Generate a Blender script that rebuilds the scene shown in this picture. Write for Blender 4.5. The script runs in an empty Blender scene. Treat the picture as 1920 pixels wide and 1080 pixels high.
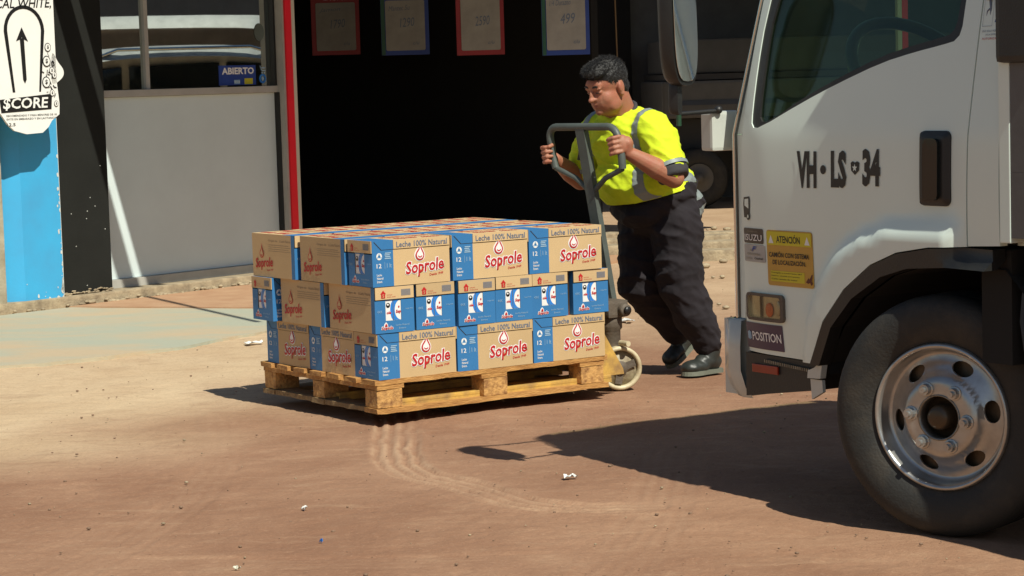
import bpy, bmesh, math, random
import numpy as np
from mathutils import Vector, Matrix, noise
random.seed(7)
rad = math.radians
S = bpy.context.scene
C = S.collection
# ---------------------------------------------------------------- camera
PITCH, ROLL, CAMH, FPX = 0.0887357, 0.0295726, 1.425844, 4383.68
cd = bpy.data.cameras.new('camera'); cam = bpy.data.objects.new('camera', cd); C.objects.link(cam)
cd.sensor_width = 36; cd.lens = FPX / 1920 * 36; cd.clip_start = .05; cd.clip_end = 1500
fw = Vector((0, math.cos(PITCH), -math.sin(PITCH))); up0 = Vector((0, math.sin(PITCH), math.cos(PITCH))); r0 = Vector((1, 0, 0))
cr, sr = math.cos(ROLL), math.sin(ROLL)
rt = cr * r0 - sr * up0; upv = sr * r0 + cr * up0
cam.matrix_world = Matrix(((rt.x, upv.x, -fw.x, 0), (rt.y, upv.y, -fw.y, 0), (rt.z, upv.z, -fw.z, CAMH), (0, 0, 0, 1)))
S.camera = cam
# ---------------------------------------------------------------- light
SUN_EL, SUN_AZ = rad(50), rad(150)        # azimuth clockwise from +Y
wd = bpy.data.worlds.new('World'); S.world = wd; wd.use_nodes = True
nt = wd.node_tree; bg = nt.nodes['Background']; sky = nt.nodes.new('ShaderNodeTexSky'); sky.sky_type = 'NISHITA'
sky.sun_disc = False; sky.sun_elevation = SUN_EL; sky.sun_rotation = SUN_AZ; sky.air_density = 1.2; sky.dust_density = 0.6
nt.links.new(sky.outputs[0], bg.inputs[0]); bg.inputs[1].default_value = 0.062
sl = bpy.data.lights.new('sun', 'SUN'); sl.energy = 5.0; sl.angle = rad(.53); sl.color = (1, .965, .84)
so = bpy.data.objects.new('sun', sl); C.objects.link(so)
sdir = Vector((math.sin(SUN_AZ) * math.cos(SUN_EL), math.cos(SUN_AZ) * math.cos(SUN_EL), math.sin(SUN_EL)))
so.rotation_euler = sdir.to_track_quat('Z', 'Y').to_euler(); so.location = (3, -3, 12)
S.view_settings.view_transform = 'Standard'; S.view_settings.look = 'None'; S.view_settings.exposure = 0.12; S.view_settings.gamma = 1
S.view_settings.use_curve_mapping = False
S.render.engine = 'CYCLES'

# ---------------------------------------------------------------- helpers
def pm(name, col, rough=.7, metal=0, var=.12, scale=6, bump=.05, bscale=60, coat=0, col2=None, spec=.5, em=None, stretch=None, sss=0, thr=None):
    m = bpy.data.materials.new(name); m.use_nodes = True; n = m.node_tree; N = n.nodes; L = n.links
    b = N['Principled BSDF']; b.inputs['Roughness'].default_value = rough; b.inputs['Metallic'].default_value = metal
    b.inputs['Specular IOR Level'].default_value = spec
    if coat: b.inputs['Coat Weight'].default_value = coat; b.inputs['Coat Roughness'].default_value = .06
    if sss: b.inputs['Subsurface Weight'].default_value = sss; b.inputs['Subsurface Radius'].default_value = (.012, .005, .003); b.inputs['Subsurface Scale'].default_value = 1
    tc = N.new('ShaderNodeTexCoord'); mp = N.new('ShaderNodeMapping'); L.new(tc.outputs['Object'], mp.inputs[0])
    if stretch: mp.inputs['Scale'].default_value = stretch
    nz = N.new('ShaderNodeTexNoise'); nz.inputs['Scale'].default_value = scale; nz.inputs['Detail'].default_value = 6; nz.inputs['Roughness'].default_value = .6
    L.new(mp.outputs[0], nz.inputs[0])
    mx = N.new('ShaderNodeMix'); mx.data_type = 'RGBA'
    c2 = col2 if col2 else tuple(c * (1 - var * 2) for c in col)
    mx.inputs[6].default_value = (*col, 1); mx.inputs[7].default_value = (*c2, 1)
    rp = N.new('ShaderNodeMapRange'); lo, hi = thr if thr else (.35, .7)
    rp.inputs[1].default_value = lo; rp.inputs[2].default_value = hi
    L.new(nz.outputs[0], rp.inputs[0]); L.new(rp.outputs[0], mx.inputs[0]); L.new(mx.outputs[2], b.inputs['Base Color'])
    if bump:
        n2 = N.new('ShaderNodeTexNoise'); n2.inputs['Scale'].default_value = bscale; n2.inputs['Detail'].default_value = 5; L.new(mp.outputs[0], n2.inputs[0])
        bp = N.new('ShaderNodeBump'); bp.inputs['Strength'].default_value = bump; bp.inputs['Distance'].default_value = .01
        L.new(n2.outputs[0], bp.inputs['Height']); L.new(bp.outputs[0], b.inputs['Normal'])
    if em: b.inputs['Emission Color'].default_value = (*em[0], 1); b.inputs['Emission Strength'].default_value = em[1]
    return m
def glass(name, tint, gloss=.12, rough=.01, gmax=.7):
    m = bpy.data.materials.new(name); m.use_nodes = True; n = m.node_tree; N = n.nodes; L = n.links
    N.remove(N['Principled BSDF']); out = N['Material Output']
    tr = N.new('ShaderNodeBsdfTransparent'); tr.inputs[0].default_value = (*tint, 1)
    gl = N.new('ShaderNodeBsdfGlossy'); gl.inputs['Roughness'].default_value = rough; gl.inputs[0].default_value = (.9, .95, .9, 1)
    fr = N.new('ShaderNodeLayerWeight'); fr.inputs[0].default_value = .35
    mr = N.new('ShaderNodeMapRange'); mr.inputs[3].default_value = gloss; mr.inputs[4].default_value = gmax
    pw = N.new('ShaderNodeMath'); pw.operation = 'POWER'; pw.inputs[1].default_value = 2.2
    L.new(fr.outputs['Facing'], pw.inputs[0]); L.new(pw.outputs[0], mr.inputs[0])
    mx = N.new('ShaderNodeMixShader'); L.new(mr.outputs[0], mx.inputs[0]); L.new(tr.outputs[0], mx.inputs[1]); L.new(gl.outputs[0], mx.inputs[2])
    L.new(mx.outputs[0], out.inputs[0]); return m

class MB:
    def __init__(s): s.v = []; s.f = []; s.mi = []; s.sm = []
    def add(s, vs, fs, mi=0, smooth=False):
        o = len(s.v); s.v += [tuple(v) for v in vs]; s.f += [tuple(i + o for i in f) for f in fs]
        s.mi += [mi] * len(fs); s.sm += [smooth] * len(fs); return s
    def box(s, x0, x1, y0, y1, z0, z1, mi=0, M=None, bev=0):
        if bev:
            b = bev; X = (x0, x1); Y = (y0, y1); Z = (z0, z1)
            bm = bmesh.new(); r = bmesh.ops.create_cube(bm, size=1)
            for v in bm.verts: v.co = Vector((X[v.co.x > 0], Y[v.co.y > 0], Z[v.co.z > 0]))
            bmesh.ops.bevel(bm, geom=bm.edges[:], offset=b, segments=2, affect='EDGES', profile=.7)
            bm.verts.index_update()
            vs = [v.co.copy() for v in bm.verts]; fs = [[v.index for v in f.verts] for f in bm.faces]; bm.free()
        else:
            vs = [Vector(p) for p in ((x0, y0, z0), (x1, y0, z0), (x1, y1, z0), (x0, y1, z0), (x0, y0, z1), (x1, y0, z1), (x1, y1, z1), (x0, y1, z1))]
            fs = [(0, 3, 2, 1), (4, 5, 6, 7), (0, 1, 5, 4), (1, 2, 6, 5), (2, 3, 7, 6), (3, 0, 4, 7)]
        if M is not None: vs = [M @ v for v in vs]
        return s.add(vs, fs, mi)
    def quad(s, a, b, c, d, mi=0): return s.add([a, b, c, d], [(0, 1, 2, 3)], mi)
    def rect(s, x0, x1, z0, z1, y, mi=0): return s.quad((x0, y, z0), (x1, y, z0), (x1, y, z1), (x0, y, z1), mi)
    def ngon(s, pts, mi=0): return s.add(pts, [tuple(range(len(pts)))], mi)
    def tube(s, pts, r, seg=10, mi=0, cap=True, smooth=True):
        pts = [Vector(p) for p in pts]; rs = r if isinstance(r, (list, tuple)) else [r] * len(pts)
        T = []
        for i in range(len(pts)):
            a = pts[max(i - 1, 0)]; b = pts[min(i + 1, len(pts) - 1)]; T.append((b - a).normalized())
        n = T[0].orthogonal().normalized(); vs = []
        for i, p in enumerate(pts):
            if i:
                q = T[i - 1].rotation_difference(T[i]); n = (q @ n).normalized()
            b = T[i].cross(n)
            for k in range(seg):
                an = 2 * math.pi * k / seg; vs.append(p + (n * math.cos(an) + b * math.sin(an)) * rs[i])
        fs = []
        for i in range(len(pts) - 1):
            for k in range(seg):
                k2 = (k + 1) % seg; fs.append((i * seg + k, i * seg + k2, (i + 1) * seg + k2, (i + 1) * seg + k))
        s.add(vs, fs, mi, smooth)
        if cap:
            s.add(vs[:seg], [tuple(reversed(range(seg)))], mi); s.add(vs[-seg:], [tuple(range(seg))], mi)
        return s
    def lathe(s, prof, c=(0, 0, 0), axis='Y', seg=48, mi=0, smooth=True, close=False):
        vs = []; m = len(prof); c = Vector(c)
        for k in range(seg):
            a = 2 * math.pi * k / seg; ca, sa = math.cos(a), math.sin(a)
            for (r, h) in prof:
                p = {'Y': (r * ca, h, r * sa), 'Z': (r * ca, r * sa, h), 'X': (h, r * ca, r * sa)}[axis]
                vs.append(c + Vector(p))
        fs = []
        for k in range(seg):
            k2 = (k + 1) % seg
            for i in range(m if close else m - 1):
                j = (i + 1) % m; fs.append((k * m + i, k2 * m + i, k2 * m + j, k * m + j))
        return s.add(vs, fs, mi, smooth)
    def prism(s, pts, y0, y1, mi=0):   # polygon in XZ, depth in y
        n = len(pts); vs = [(p[0], y0, p[1]) for p in pts] + [(p[0], y1, p[1]) for p in pts]
        fs = [tuple(range(n)), tuple(reversed(range(n, 2 * n)))] + [(i, i + n, (i + 1) % n + n, (i + 1) % n) for i in range(n)]
        return s.add(vs, fs, mi)
    def prismz(s, pts, z0, z1, mi=0):   # polygon in XY
        n = len(pts); vs = [(p[0], p[1], z0) for p in pts] + [(p[0], p[1], z1) for p in pts]
        fs = [tuple(reversed(range(n))), tuple(range(n, 2 * n))] + [(i, (i + 1) % n, (i + 1) % n + n, i + n) for i in range(n)]
        return s.add(vs, fs, mi)
    def ell(s, c, r, M=None, mi=0, u=20, v=14):
        vs = []; c = Vector(c)
        for i in range(v + 1):
            th = math.pi * i / v
            for k in range(u):
                ph = 2 * math.pi * k / u; p = Vector((r[0] * math.sin(th) * math.cos(ph), r[1] * math.sin(th) * math.sin(ph), r[2] * math.cos(th)))
                if M is not None: p = M @ p
                vs.append(c + p)
        fs = []
        for i in range(v):
            for k in range(u):
                k2 = (k + 1) % u; fs.append((i * u + k, (i + 1) * u + k, (i + 1) * u + k2, i * u + k2))
        return s.add(vs, fs, mi, True)
    def cap(s, a, b, ra, rb, mi=0, n=10):  # tapered capsule as overlapping closed tube + spheres
        a = Vector(a); b = Vector(b); s.ell(a, (ra,) * 3, None, mi, 16, 10); s.ell(b, (rb,) * 3, None, mi, 16, 10)
        s.tube([a, b], [ra, rb], 16, mi); return s
    def mesh(s, name, mats):
        me = bpy.data.meshes.new(name); me.from_pydata([tuple(v) for v in s.v], [], s.f)
        for m in (mats if isinstance(mats, (list, tuple)) else [mats]): me.materials.append(m)
        me.polygons.foreach_set('material_index', s.mi); me.polygons.foreach_set('use_smooth', s.sm); me.update(); return me
    def build(s, name, mats, parent=None): return link(name, s.mesh(name, mats), parent)
def link(name, me, parent=None):
    o = bpy.data.objects.new(name, me); C.objects.link(o)
    if parent: o.parent = parent
    return o
def tag(o, label=None, cat=None, group=None, kind=None):
    if label: o['label'] = label
    if cat: o['category'] = cat
    if group: o['group'] = group
    if kind: o['kind'] = kind
    return o
def thing(name, label, cat, loc=(0, 0, 0), rz=0, group=None, rx=0, ry=0):
    o = bpy.data.objects.new(name, None); C.objects.link(o); o.location = loc; o.rotation_euler = (rx, ry, rz); o.empty_display_size = .2
    return tag(o, label, cat, group)
def copy_tree(o, parent=None):
    c = o.copy(); C.objects.link(c)
    if parent: c.parent = parent
    for ch in [x for x in S.objects if x.parent == o]: copy_tree(ch, c)
    return c
def smooth_poly(pts, it=2, closed=True):
    for _ in range(it):
        q = []; n = len(pts)
        for i in range(n if closed else n - 1):
            a = pts[i]; b = pts[(i + 1) % n]
            q += [(a[0] * .75 + b[0] * .25, a[1] * .75 + b[1] * .25), (a[0] * .25 + b[0] * .75, a[1] * .25 + b[1] * .75)]
        if not closed: q = [pts[0]] + q + [pts[-1]]
        pts = q
    return pts
def roundrect(x0, x1, z0, z1, r, n=5):
    out = []
    for cx, cz, a0 in ((x1 - r, z1 - r, 0), (x0 + r, z1 - r, 90), (x0 + r, z0 + r, 180), (x1 - r, z0 + r, 270)):
        for i in range(n + 1):
            a = rad(a0 + 90 * i / n); out.append((cx + r * math.cos(a), cz + r * math.sin(a)))
    return out
def inpoly(x, y, P):
    c = False; n = len(P); j = n - 1
    for i in range(n):
        if (P[i][1] > y) != (P[j][1] > y) and x < (P[j][0] - P[i][0]) * (y - P[i][1]) / (P[j][1] - P[i][1]) + P[i][0]: c = not c
        j = i
    return c
def panel(outline, holes, yf, thick, res=.04):
    """curved sheet: outline and holes in XZ, y from yf(x, z), made thick inwards (+y); returns MB"""
    xs = [p[0] for p in outline]; zs = [p[1] for p in outline]; x0, x1, z0, z1 = min(xs) - .01, max(xs) + .01, min(zs) - .01, max(zs) + .01
    nx = max(1, int((x1 - x0) / res)); nz = max(1, int((z1 - z0) / res)); bm = bmesh.new()
    V = [[bm.verts.new((x0 + (x1 - x0) * i / nx, 0, z0 + (z1 - z0) * j / nz)) for j in range(nz + 1)] for i in range(nx + 1)]
    for i in range(nx):
        for j in range(nz): bm.faces.new((V[i][j], V[i + 1][j], V[i + 1][j + 1], V[i][j + 1]))
    for P in [outline] + holes:
        for i in range(len(P)):
            a, b = P[i], P[(i + 1) % len(P)]
            d = Vector((b[0] - a[0], 0, b[1] - a[1]))
            if d.length < 1e-6: continue
            m = .002; lx, hx, lz, hz = min(a[0], b[0]) - m, max(a[0], b[0]) + m, min(a[1], b[1]) - m, max(a[1], b[1]) + m
            fs = []
            for f in bm.faces:
                c = [v.co for v in f.verts]
                if max(v.x for v in c) < lx or min(v.x for v in c) > hx or max(v.z for v in c) < lz or min(v.z for v in c) > hz: continue
                fs.append(f)
            g = set(fs)
            for f in fs: g.update(f.edges); g.update(f.verts)
            bmesh.ops.bisect_plane(bm, geom=list(g), dist=1e-6, plane_co=Vector((a[0], 0, a[1])), plane_no=Vector((-d.z, 0, d.x)).normalized())
    dead = []
    for f in bm.faces:
        c = f.calc_center_median()
        if not inpoly(c.x, c.z, outline) or any(inpoly(c.x, c.z, h) for h in holes): dead.append(f)
    bmesh.ops.delete(bm, geom=dead, context='FACES')
    bmesh.ops.remove_doubles(bm, verts=bm.verts, dist=1e-5)
    for v in bm.verts: v.co.y = yf(v.co.x, v.co.z)
    bm.normal_update(); bm.verts.index_update()
    n = len(bm.verts); front = [v.co.copy() for v in bm.verts]; back = [v + Vector((0, thick, 0)) for v in front]
    ff = [[v.index for v in f.verts] for f in bm.faces]
    be = [(e.verts[0].index, e.verts[1].index) for e in bm.edges if len(e.link_faces) == 1]
    bm.free()
    mb = MB(); mb.add(front, ff, 0, True); mb.add(back, [list(reversed(f)) for f in ff], 0, True)
    o = len(mb.v); mb.add(front + back, [(a, b, b + n, a + n) for a, b in be], 0, False)
    return mb
_tc = {}
def glyphs(body, bold=0, shear=0):
    k = (body, bold, shear)
    if k not in _tc:
        cu = bpy.data.curves.new('lettering', 'FONT'); cu.body = body; cu.offset = bold; cu.shear = shear; cu.resolution_u = 2; cu.fill_mode = 'FRONT'
        ob = bpy.data.objects.new('lettering', cu); C.objects.link(ob)
        dg = bpy.context.evaluated_depsgraph_get(); me = bpy.data.meshes.new_from_object(ob.evaluated_get(dg))
        v = np.array([tuple(q.co) for q in me.vertices])[:, :2]; f = [tuple(p.vertices) for p in me.polygons]
        bpy.data.objects.remove(ob); bpy.data.curves.remove(cu); bpy.data.meshes.remove(me)
        lo = v.min(0); hi = v.max(0); par = list(range(len(v)))     # neighbouring letters lie a hair apart in depth
        def root(i):
            while par[i] != i: par[i] = par[par[i]]; i = par[i]
            return i
        for q in f:
            for j in q[1:]: par[root(j)] = root(q[0])
        comp = {}
        for i in range(len(v)): comp.setdefault(root(i), []).append(i)
        lay = np.zeros(len(v))
        for j, c in enumerate(sorted(comp.values(), key=lambda c: v[c, 0].mean())): lay[c] = (j % 2) * .0005
        _tc[k] = ((v - lo) / (hi - lo), f, lay if bold >= .02 else lay * 0)
    return _tc[k]
def text(mb, body, x0, x1, z0, z1, y, mi=0, bold=.01, shear=0, yf=None, pad=0, rot=0):
    v, f, lay = glyphs(body, bold, shear); cx, cz = (x0 + x1) / 2, (z0 + z1) / 2; c, s_ = math.cos(rot), math.sin(rot)
    pts = []
    for (a, b), ly in zip(v, lay):
        x = x0 - pad + a * (x1 - x0 + 2 * pad); z = z0 - pad + b * (z1 - z0 + 2 * pad)
        x, z = cx + (x - cx) * c - (z - cz) * s_, cz + (x - cx) * s_ + (z - cz) * c
        pts.append((x, y - ly + (yf(x, z) if yf else 0), z))
    mb.add(pts, f, mi)
def disc(mb, cx, cz, rx, rz, y, mi=0, n=20, r_in=0, yf=None):
    Y = (lambda x, z: y + yf(x, z)) if yf else (lambda x, z: y)
    o = [(cx + rx * math.cos(2 * math.pi * k / n), cz + rz * math.sin(2 * math.pi * k / n)) for k in range(n)]
    if not r_in: mb.ngon([(a, Y(a, b), b) for a, b in o], mi)
    else:
        i_ = [(cx + (a - cx) * r_in, cz + (b - cz) * r_in) for a, b in o]
        mb.add([(a, Y(a, b), b) for a, b in o + i_], [(k, (k + 1) % n, n + (k + 1) % n, n + k) for k in range(n)], mi)
def vnoise(x, y, sc, seed=0):
    x = x * sc + 1000; y = y * sc + 1000; xi = np.floor(x).astype(np.int64); yi = np.floor(y).astype(np.int64); fx = x - xi; fy = y - yi
    fx = fx * fx * (3 - 2 * fx); fy = fy * fy * (3 - 2 * fy)
    def h(a, b):
        n = (a * 374761393 + b * 668265263 + seed * 974711) & 0xffffffff; n = ((n ^ (n >> 13)) * 1274126177) & 0xffffffff; return ((n ^ (n >> 16)) & 0xffff) / 65535.
    return (h(xi, yi) * (1 - fx) + h(xi + 1, yi) * fx) * (1 - fy) + (h(xi, yi + 1) * (1 - fx) + h(xi + 1, yi + 1) * fx) * fy
def remesh(mb, voxel, smooth=2, mats=None, name='m', disp=None):
    me = mb.mesh(name, mats[0] if isinstance(mats, list) else mats); ob = bpy.data.objects.new(name, me); C.objects.link(ob)
    r = ob.modifiers.new('r', 'REMESH'); r.mode = 'VOXEL'; r.voxel_size = voxel; r.use_smooth_shade = True
    if smooth: s_ = ob.modifiers.new('s', 'SMOOTH'); s_.iterations = smooth; s_.factor = .5
    dg = bpy.context.evaluated_depsgraph_get(); m2 = bpy.data.meshes.new_from_object(ob.evaluated_get(dg)); bpy.data.objects.remove(ob)
    m2.name = name
    if disp:
        nr = [v.normal.copy() for v in m2.vertices]
        for v, nn in zip(m2.vertices, nr): v.co = v.co + nn * disp(v.co, nn)
    m2.polygons.foreach_set('use_smooth', [True] * len(m2.polygons)); m2.materials.clear()
    for m in (mats if isinstance(mats, list) else [mats]): m2.materials.append(m)
    m2.update(); return m2

# ---------------------------------------------------------------- materials
M = {}
M['wood'] = pm('pallet wood', (.54, .29, .085), .75, var=.25, scale=9, bump=.5, bscale=50, stretch=(1, 5, 5), col2=(.30, .13, .035))
M['woodend'] = pm('pallet end grain', (.56, .31, .10), .8, scale=30, bump=.6, bscale=90, col2=(.22, .10, .035), thr=(.42, .68))
M['woodgrey'] = pm('dirty pallet wood', (.33, .22, .10), .85, scale=12, bump=.5, bscale=60, stretch=(1, 5, 5), col2=(.15, .10, .05))
M['tan'] = pm('cardboard', (.57, .40, .205), .8, var=.04, scale=5, bump=.05, bscale=200)
def vary(m, amt):
    n = m.node_tree; oi = n.nodes.new('ShaderNodeObjectInfo'); hs = n.nodes.new('ShaderNodeHueSaturation'); mr = n.nodes.new('ShaderNodeMapRange'); mr.inputs[3].default_value = 1 - amt; mr.inputs[4].default_value = 1 + amt
    b = n.nodes['Principled BSDF']; src = b.inputs['Base Color'].links[0].from_socket
    n.links.new(oi.outputs['Random'], mr.inputs[0]); n.links.new(mr.outputs[0], hs.inputs['Value']); n.links.new(src, hs.inputs['Color']); n.links.new(hs.outputs[0], b.inputs['Base Color'])
vary(M['tan'], .11)
M['tan2'] = pm('cardboard flap', (.52, .36, .18), .8, var=.05, scale=5, bump=.05, bscale=200)
M['cblue'] = pm('carton blue ink', (.034, .18, .42), .55, var=.05, scale=5, bump=0)
M['cblue2'] = pm('carton dark blue ink', (.016, .075, .23), .5, var=.05, scale=5, bump=0)
M['cbright'] = pm('milk carton bright blue', (.03, .22, .66), .4, var=.05, bump=0)
M['cwhite'] = pm('print white', (.80, .80, .78), .5, var=.03, bump=0)
M['cpale'] = pm('print pale blue', (.30, .46, .60), .6, var=.03, bump=0)
M['cred'] = pm('print red', (.48, .012, .016), .55, var=.03, bump=0)
M['cgrey'] = pm('print grey blue', (.13, .17, .24), .6, var=.05, bump=0)
M['cink'] = pm('faint ink', (.29, .21, .14), .8, var=.05, bump=0)
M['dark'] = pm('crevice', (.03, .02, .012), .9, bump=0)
M['black'] = pm('black plastic', (.018, .018, .017), .45, var=.2, bump=.1, bscale=150)
M['rubber'] = pm('tyre rubber', (.018, .018, .016), .7, var=.2, scale=9, bump=.2, bscale=120, col2=(.048, .040, .029), thr=(.48, .8))
M['void'] = pm('underbody black', (.008, .008, .007), .9, bump=0)
M['tpaint'] = pm('white truck paint', (.70, .81, .74), .42, var=.02, scale=2, bump=0, coat=.18)
M['tgrey'] = pm('grey truck trim', (.52, .55, .50), .35, var=.05, bump=0, coat=.3)
M['silver'] = pm('silver wheel paint', (.46, .46, .44), .30, metal=.75, var=.1, scale=20, bump=.03)
M['steel'] = pm('dull steel', (.28, .27, .24), .4, metal=.8, var=.2, scale=30, bump=.1)
M['chrome'] = pm('chrome', (.72, .74, .72), .08, metal=1, var=.03, bump=0)
M['tglass'] = glass('tinted cab glass', (.70, .84, .70), .02, gmax=.40)
M['wglass'] = glass('shop window glass', (.20, .24, .20), .68, .012, gmax=.9)
M['lens'] = glass('clear lamp lens', (.9, .88, .8), .03, .05, gmax=.25)
M['orange'] = pm('orange bulb', (.75, .13, .02), .35, bump=0)
M['redlens'] = pm('red reflector', (.30, .03, .012), .3, bump=0)
M['yellowst'] = pm('yellow sticker', (.62, .54, .02), .5, var=.05, bump=0)
M['amberst'] = pm('amber sticker', (.56, .33, .05), .5, var=.05, bump=0)
M['purple'] = pm('purple sticker', (.055, .03, .075), .4, var=.1, bump=0)
M['ink'] = pm('black ink', (.012, .012, .012), .4, bump=0)
M['concrete'] = pm('worn concrete slab', (.37, .38, .29), .9, scale=1.6, bump=.5, bscale=30, col2=(.47, .37, .24), stretch=(.6, 1.5, 1), thr=(.42, .62))
M['redfloor'] = pm('dusty red floor', (.46, .285, .165), .9, scale=5, bump=.2, bscale=60, col2=(.38, .21, .115))
M['kerb'] = pm('kerb concrete', (.42, .34, .22), .92, scale=12, bump=.6, bscale=70, col2=(.22, .17, .11))
M['plaster'] = pm('cream plaster', (.42, .38, .28), .85, scale=8, bump=.4, col2=(.25, .21, .14))
M['bluep'] = pm('sky blue paint', (.045, .38, .68), .5, var=.04, scale=3, bump=.08, col2=(.055, .32, .58))
M['chip'] = pm('chipped paint plaster', (.62, .64, .60), .85, bump=.2)
M['blackp'] = pm('weathered black paint', (.016, .017, .015), .85, var=.12, scale=3, bump=.12, bscale=30, spec=.2)
M['panel'] = pm('white wall panel', (.62, .72, .72), .6, var=.03, scale=3, bump=.04)
M['alu'] = pm('painted window frame', (.42, .41, .37), .5, var=.08, bump=0)
M['red'] = pm('red door trim', (.85, .008, .025), .4, var=.04, bump=0)
M['cream'] = pm('cream trim', (.62, .60, .48), .5, var=.04, bump=0)
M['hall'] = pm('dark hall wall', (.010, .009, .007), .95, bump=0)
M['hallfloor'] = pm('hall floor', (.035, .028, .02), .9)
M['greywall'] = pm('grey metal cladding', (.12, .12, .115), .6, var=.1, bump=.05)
M['signw'] = pm('white sign board', (.80, .80, .76), .5, var=.02, bump=0)
M['signblue'] = pm('blue poster', (.015, .055, .30), .5, bump=0)
M['signred'] = pm('red poster', (.33, .015, .02), .5, bump=0)
M['signgreen'] = pm('green strip', (.01, .09, .05), .5, bump=0)
M['board'] = pm('whiteboard paper', (.36, .35, .31), .7, bump=0)
M['skin'] = pm('tanned skin', (.35, .155, .088), .58, var=.12, scale=25, bump=.08, bscale=220, sss=.15, col2=(.36, .12, .07))
M['lip'] = pm('lip skin', (.30, .08, .06), .4, bump=0)
M['hair'] = pm('black hair', (.010, .009, .008), .6, var=.2, bump=.2, bscale=300)
M['hivis'] = pm('yellow safety shirt', (.66, .80, .02), .85, var=.05, scale=8, bump=.3, bscale=14, stretch=(1, 1, 2.4), col2=(.52, .66, .01))
M['refl'] = pm('silver reflective tape', (.24, .28, .27), .5, var=.08, bump=.1)
M['navy'] = pm('dark work trousers', (.015, .011, .015), .9, var=.2, scale=10, bump=.15, bscale=16)
M['greyin'] = pm('dark grey cuff', (.045, .042, .045), .85, bump=.1)
M['shoe'] = pm('dusty black shoe', (.03, .034, .03), .45, var=.2, scale=20, bump=.15)
M['sole'] = pm('grey green sole', (.16, .17, .13), .8, bump=.2)
M['jackgrey'] = pm('dark green grey steel', (.085, .10, .088), .5, var=.15, scale=12, bump=.1)
M['jacky'] = pm('worn yellow jack paint', (.62, .38, .08), .55, scale=14, bump=.2, col2=(.30, .18, .07))
M['cream2'] = pm('stained cream disc', (.40, .35, .23), .6, scale=25, col2=(.16, .11, .07), bump=.2)
M['jwheel'] = pm('cream jack wheel', (.62, .55, .36), .5, scale=16, col2=(.38, .30, .18), bump=.1)
M['grime'] = pm('grimy iron', (.12, .095, .07), .7, bump=.3, scale=20)
M['interior'] = pm('cab interior plastic', (.05, .055, .052), .7, bump=.05)
M['dash'] = pm('grey dashboard', (.30, .33, .30), .7, bump=.05)
M['paper'] = pm('white paper scrap', (.80, .79, .74), .8, bump=.1)
M['stone'] = pm('pebble', (.22, .14, .09), .9, bump=.3)
M['suv'] = pm('silver car paint', (.50, .52, .51), .35, metal=.1, bump=0, coat=.3)
M['van'] = pm('white van paint', (.66, .67, .64), .45, bump=0, coat=.1)
M['carglass'] = pm('dark car glass', (.012, .016, .015), .05, bump=0)
M['green'] = pm('green seat cover', (.05, .30, .03), .7, bump=0)
M['bark'] = pm('rope fibre', (.20, .13, .06), .9, bump=.2)

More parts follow.
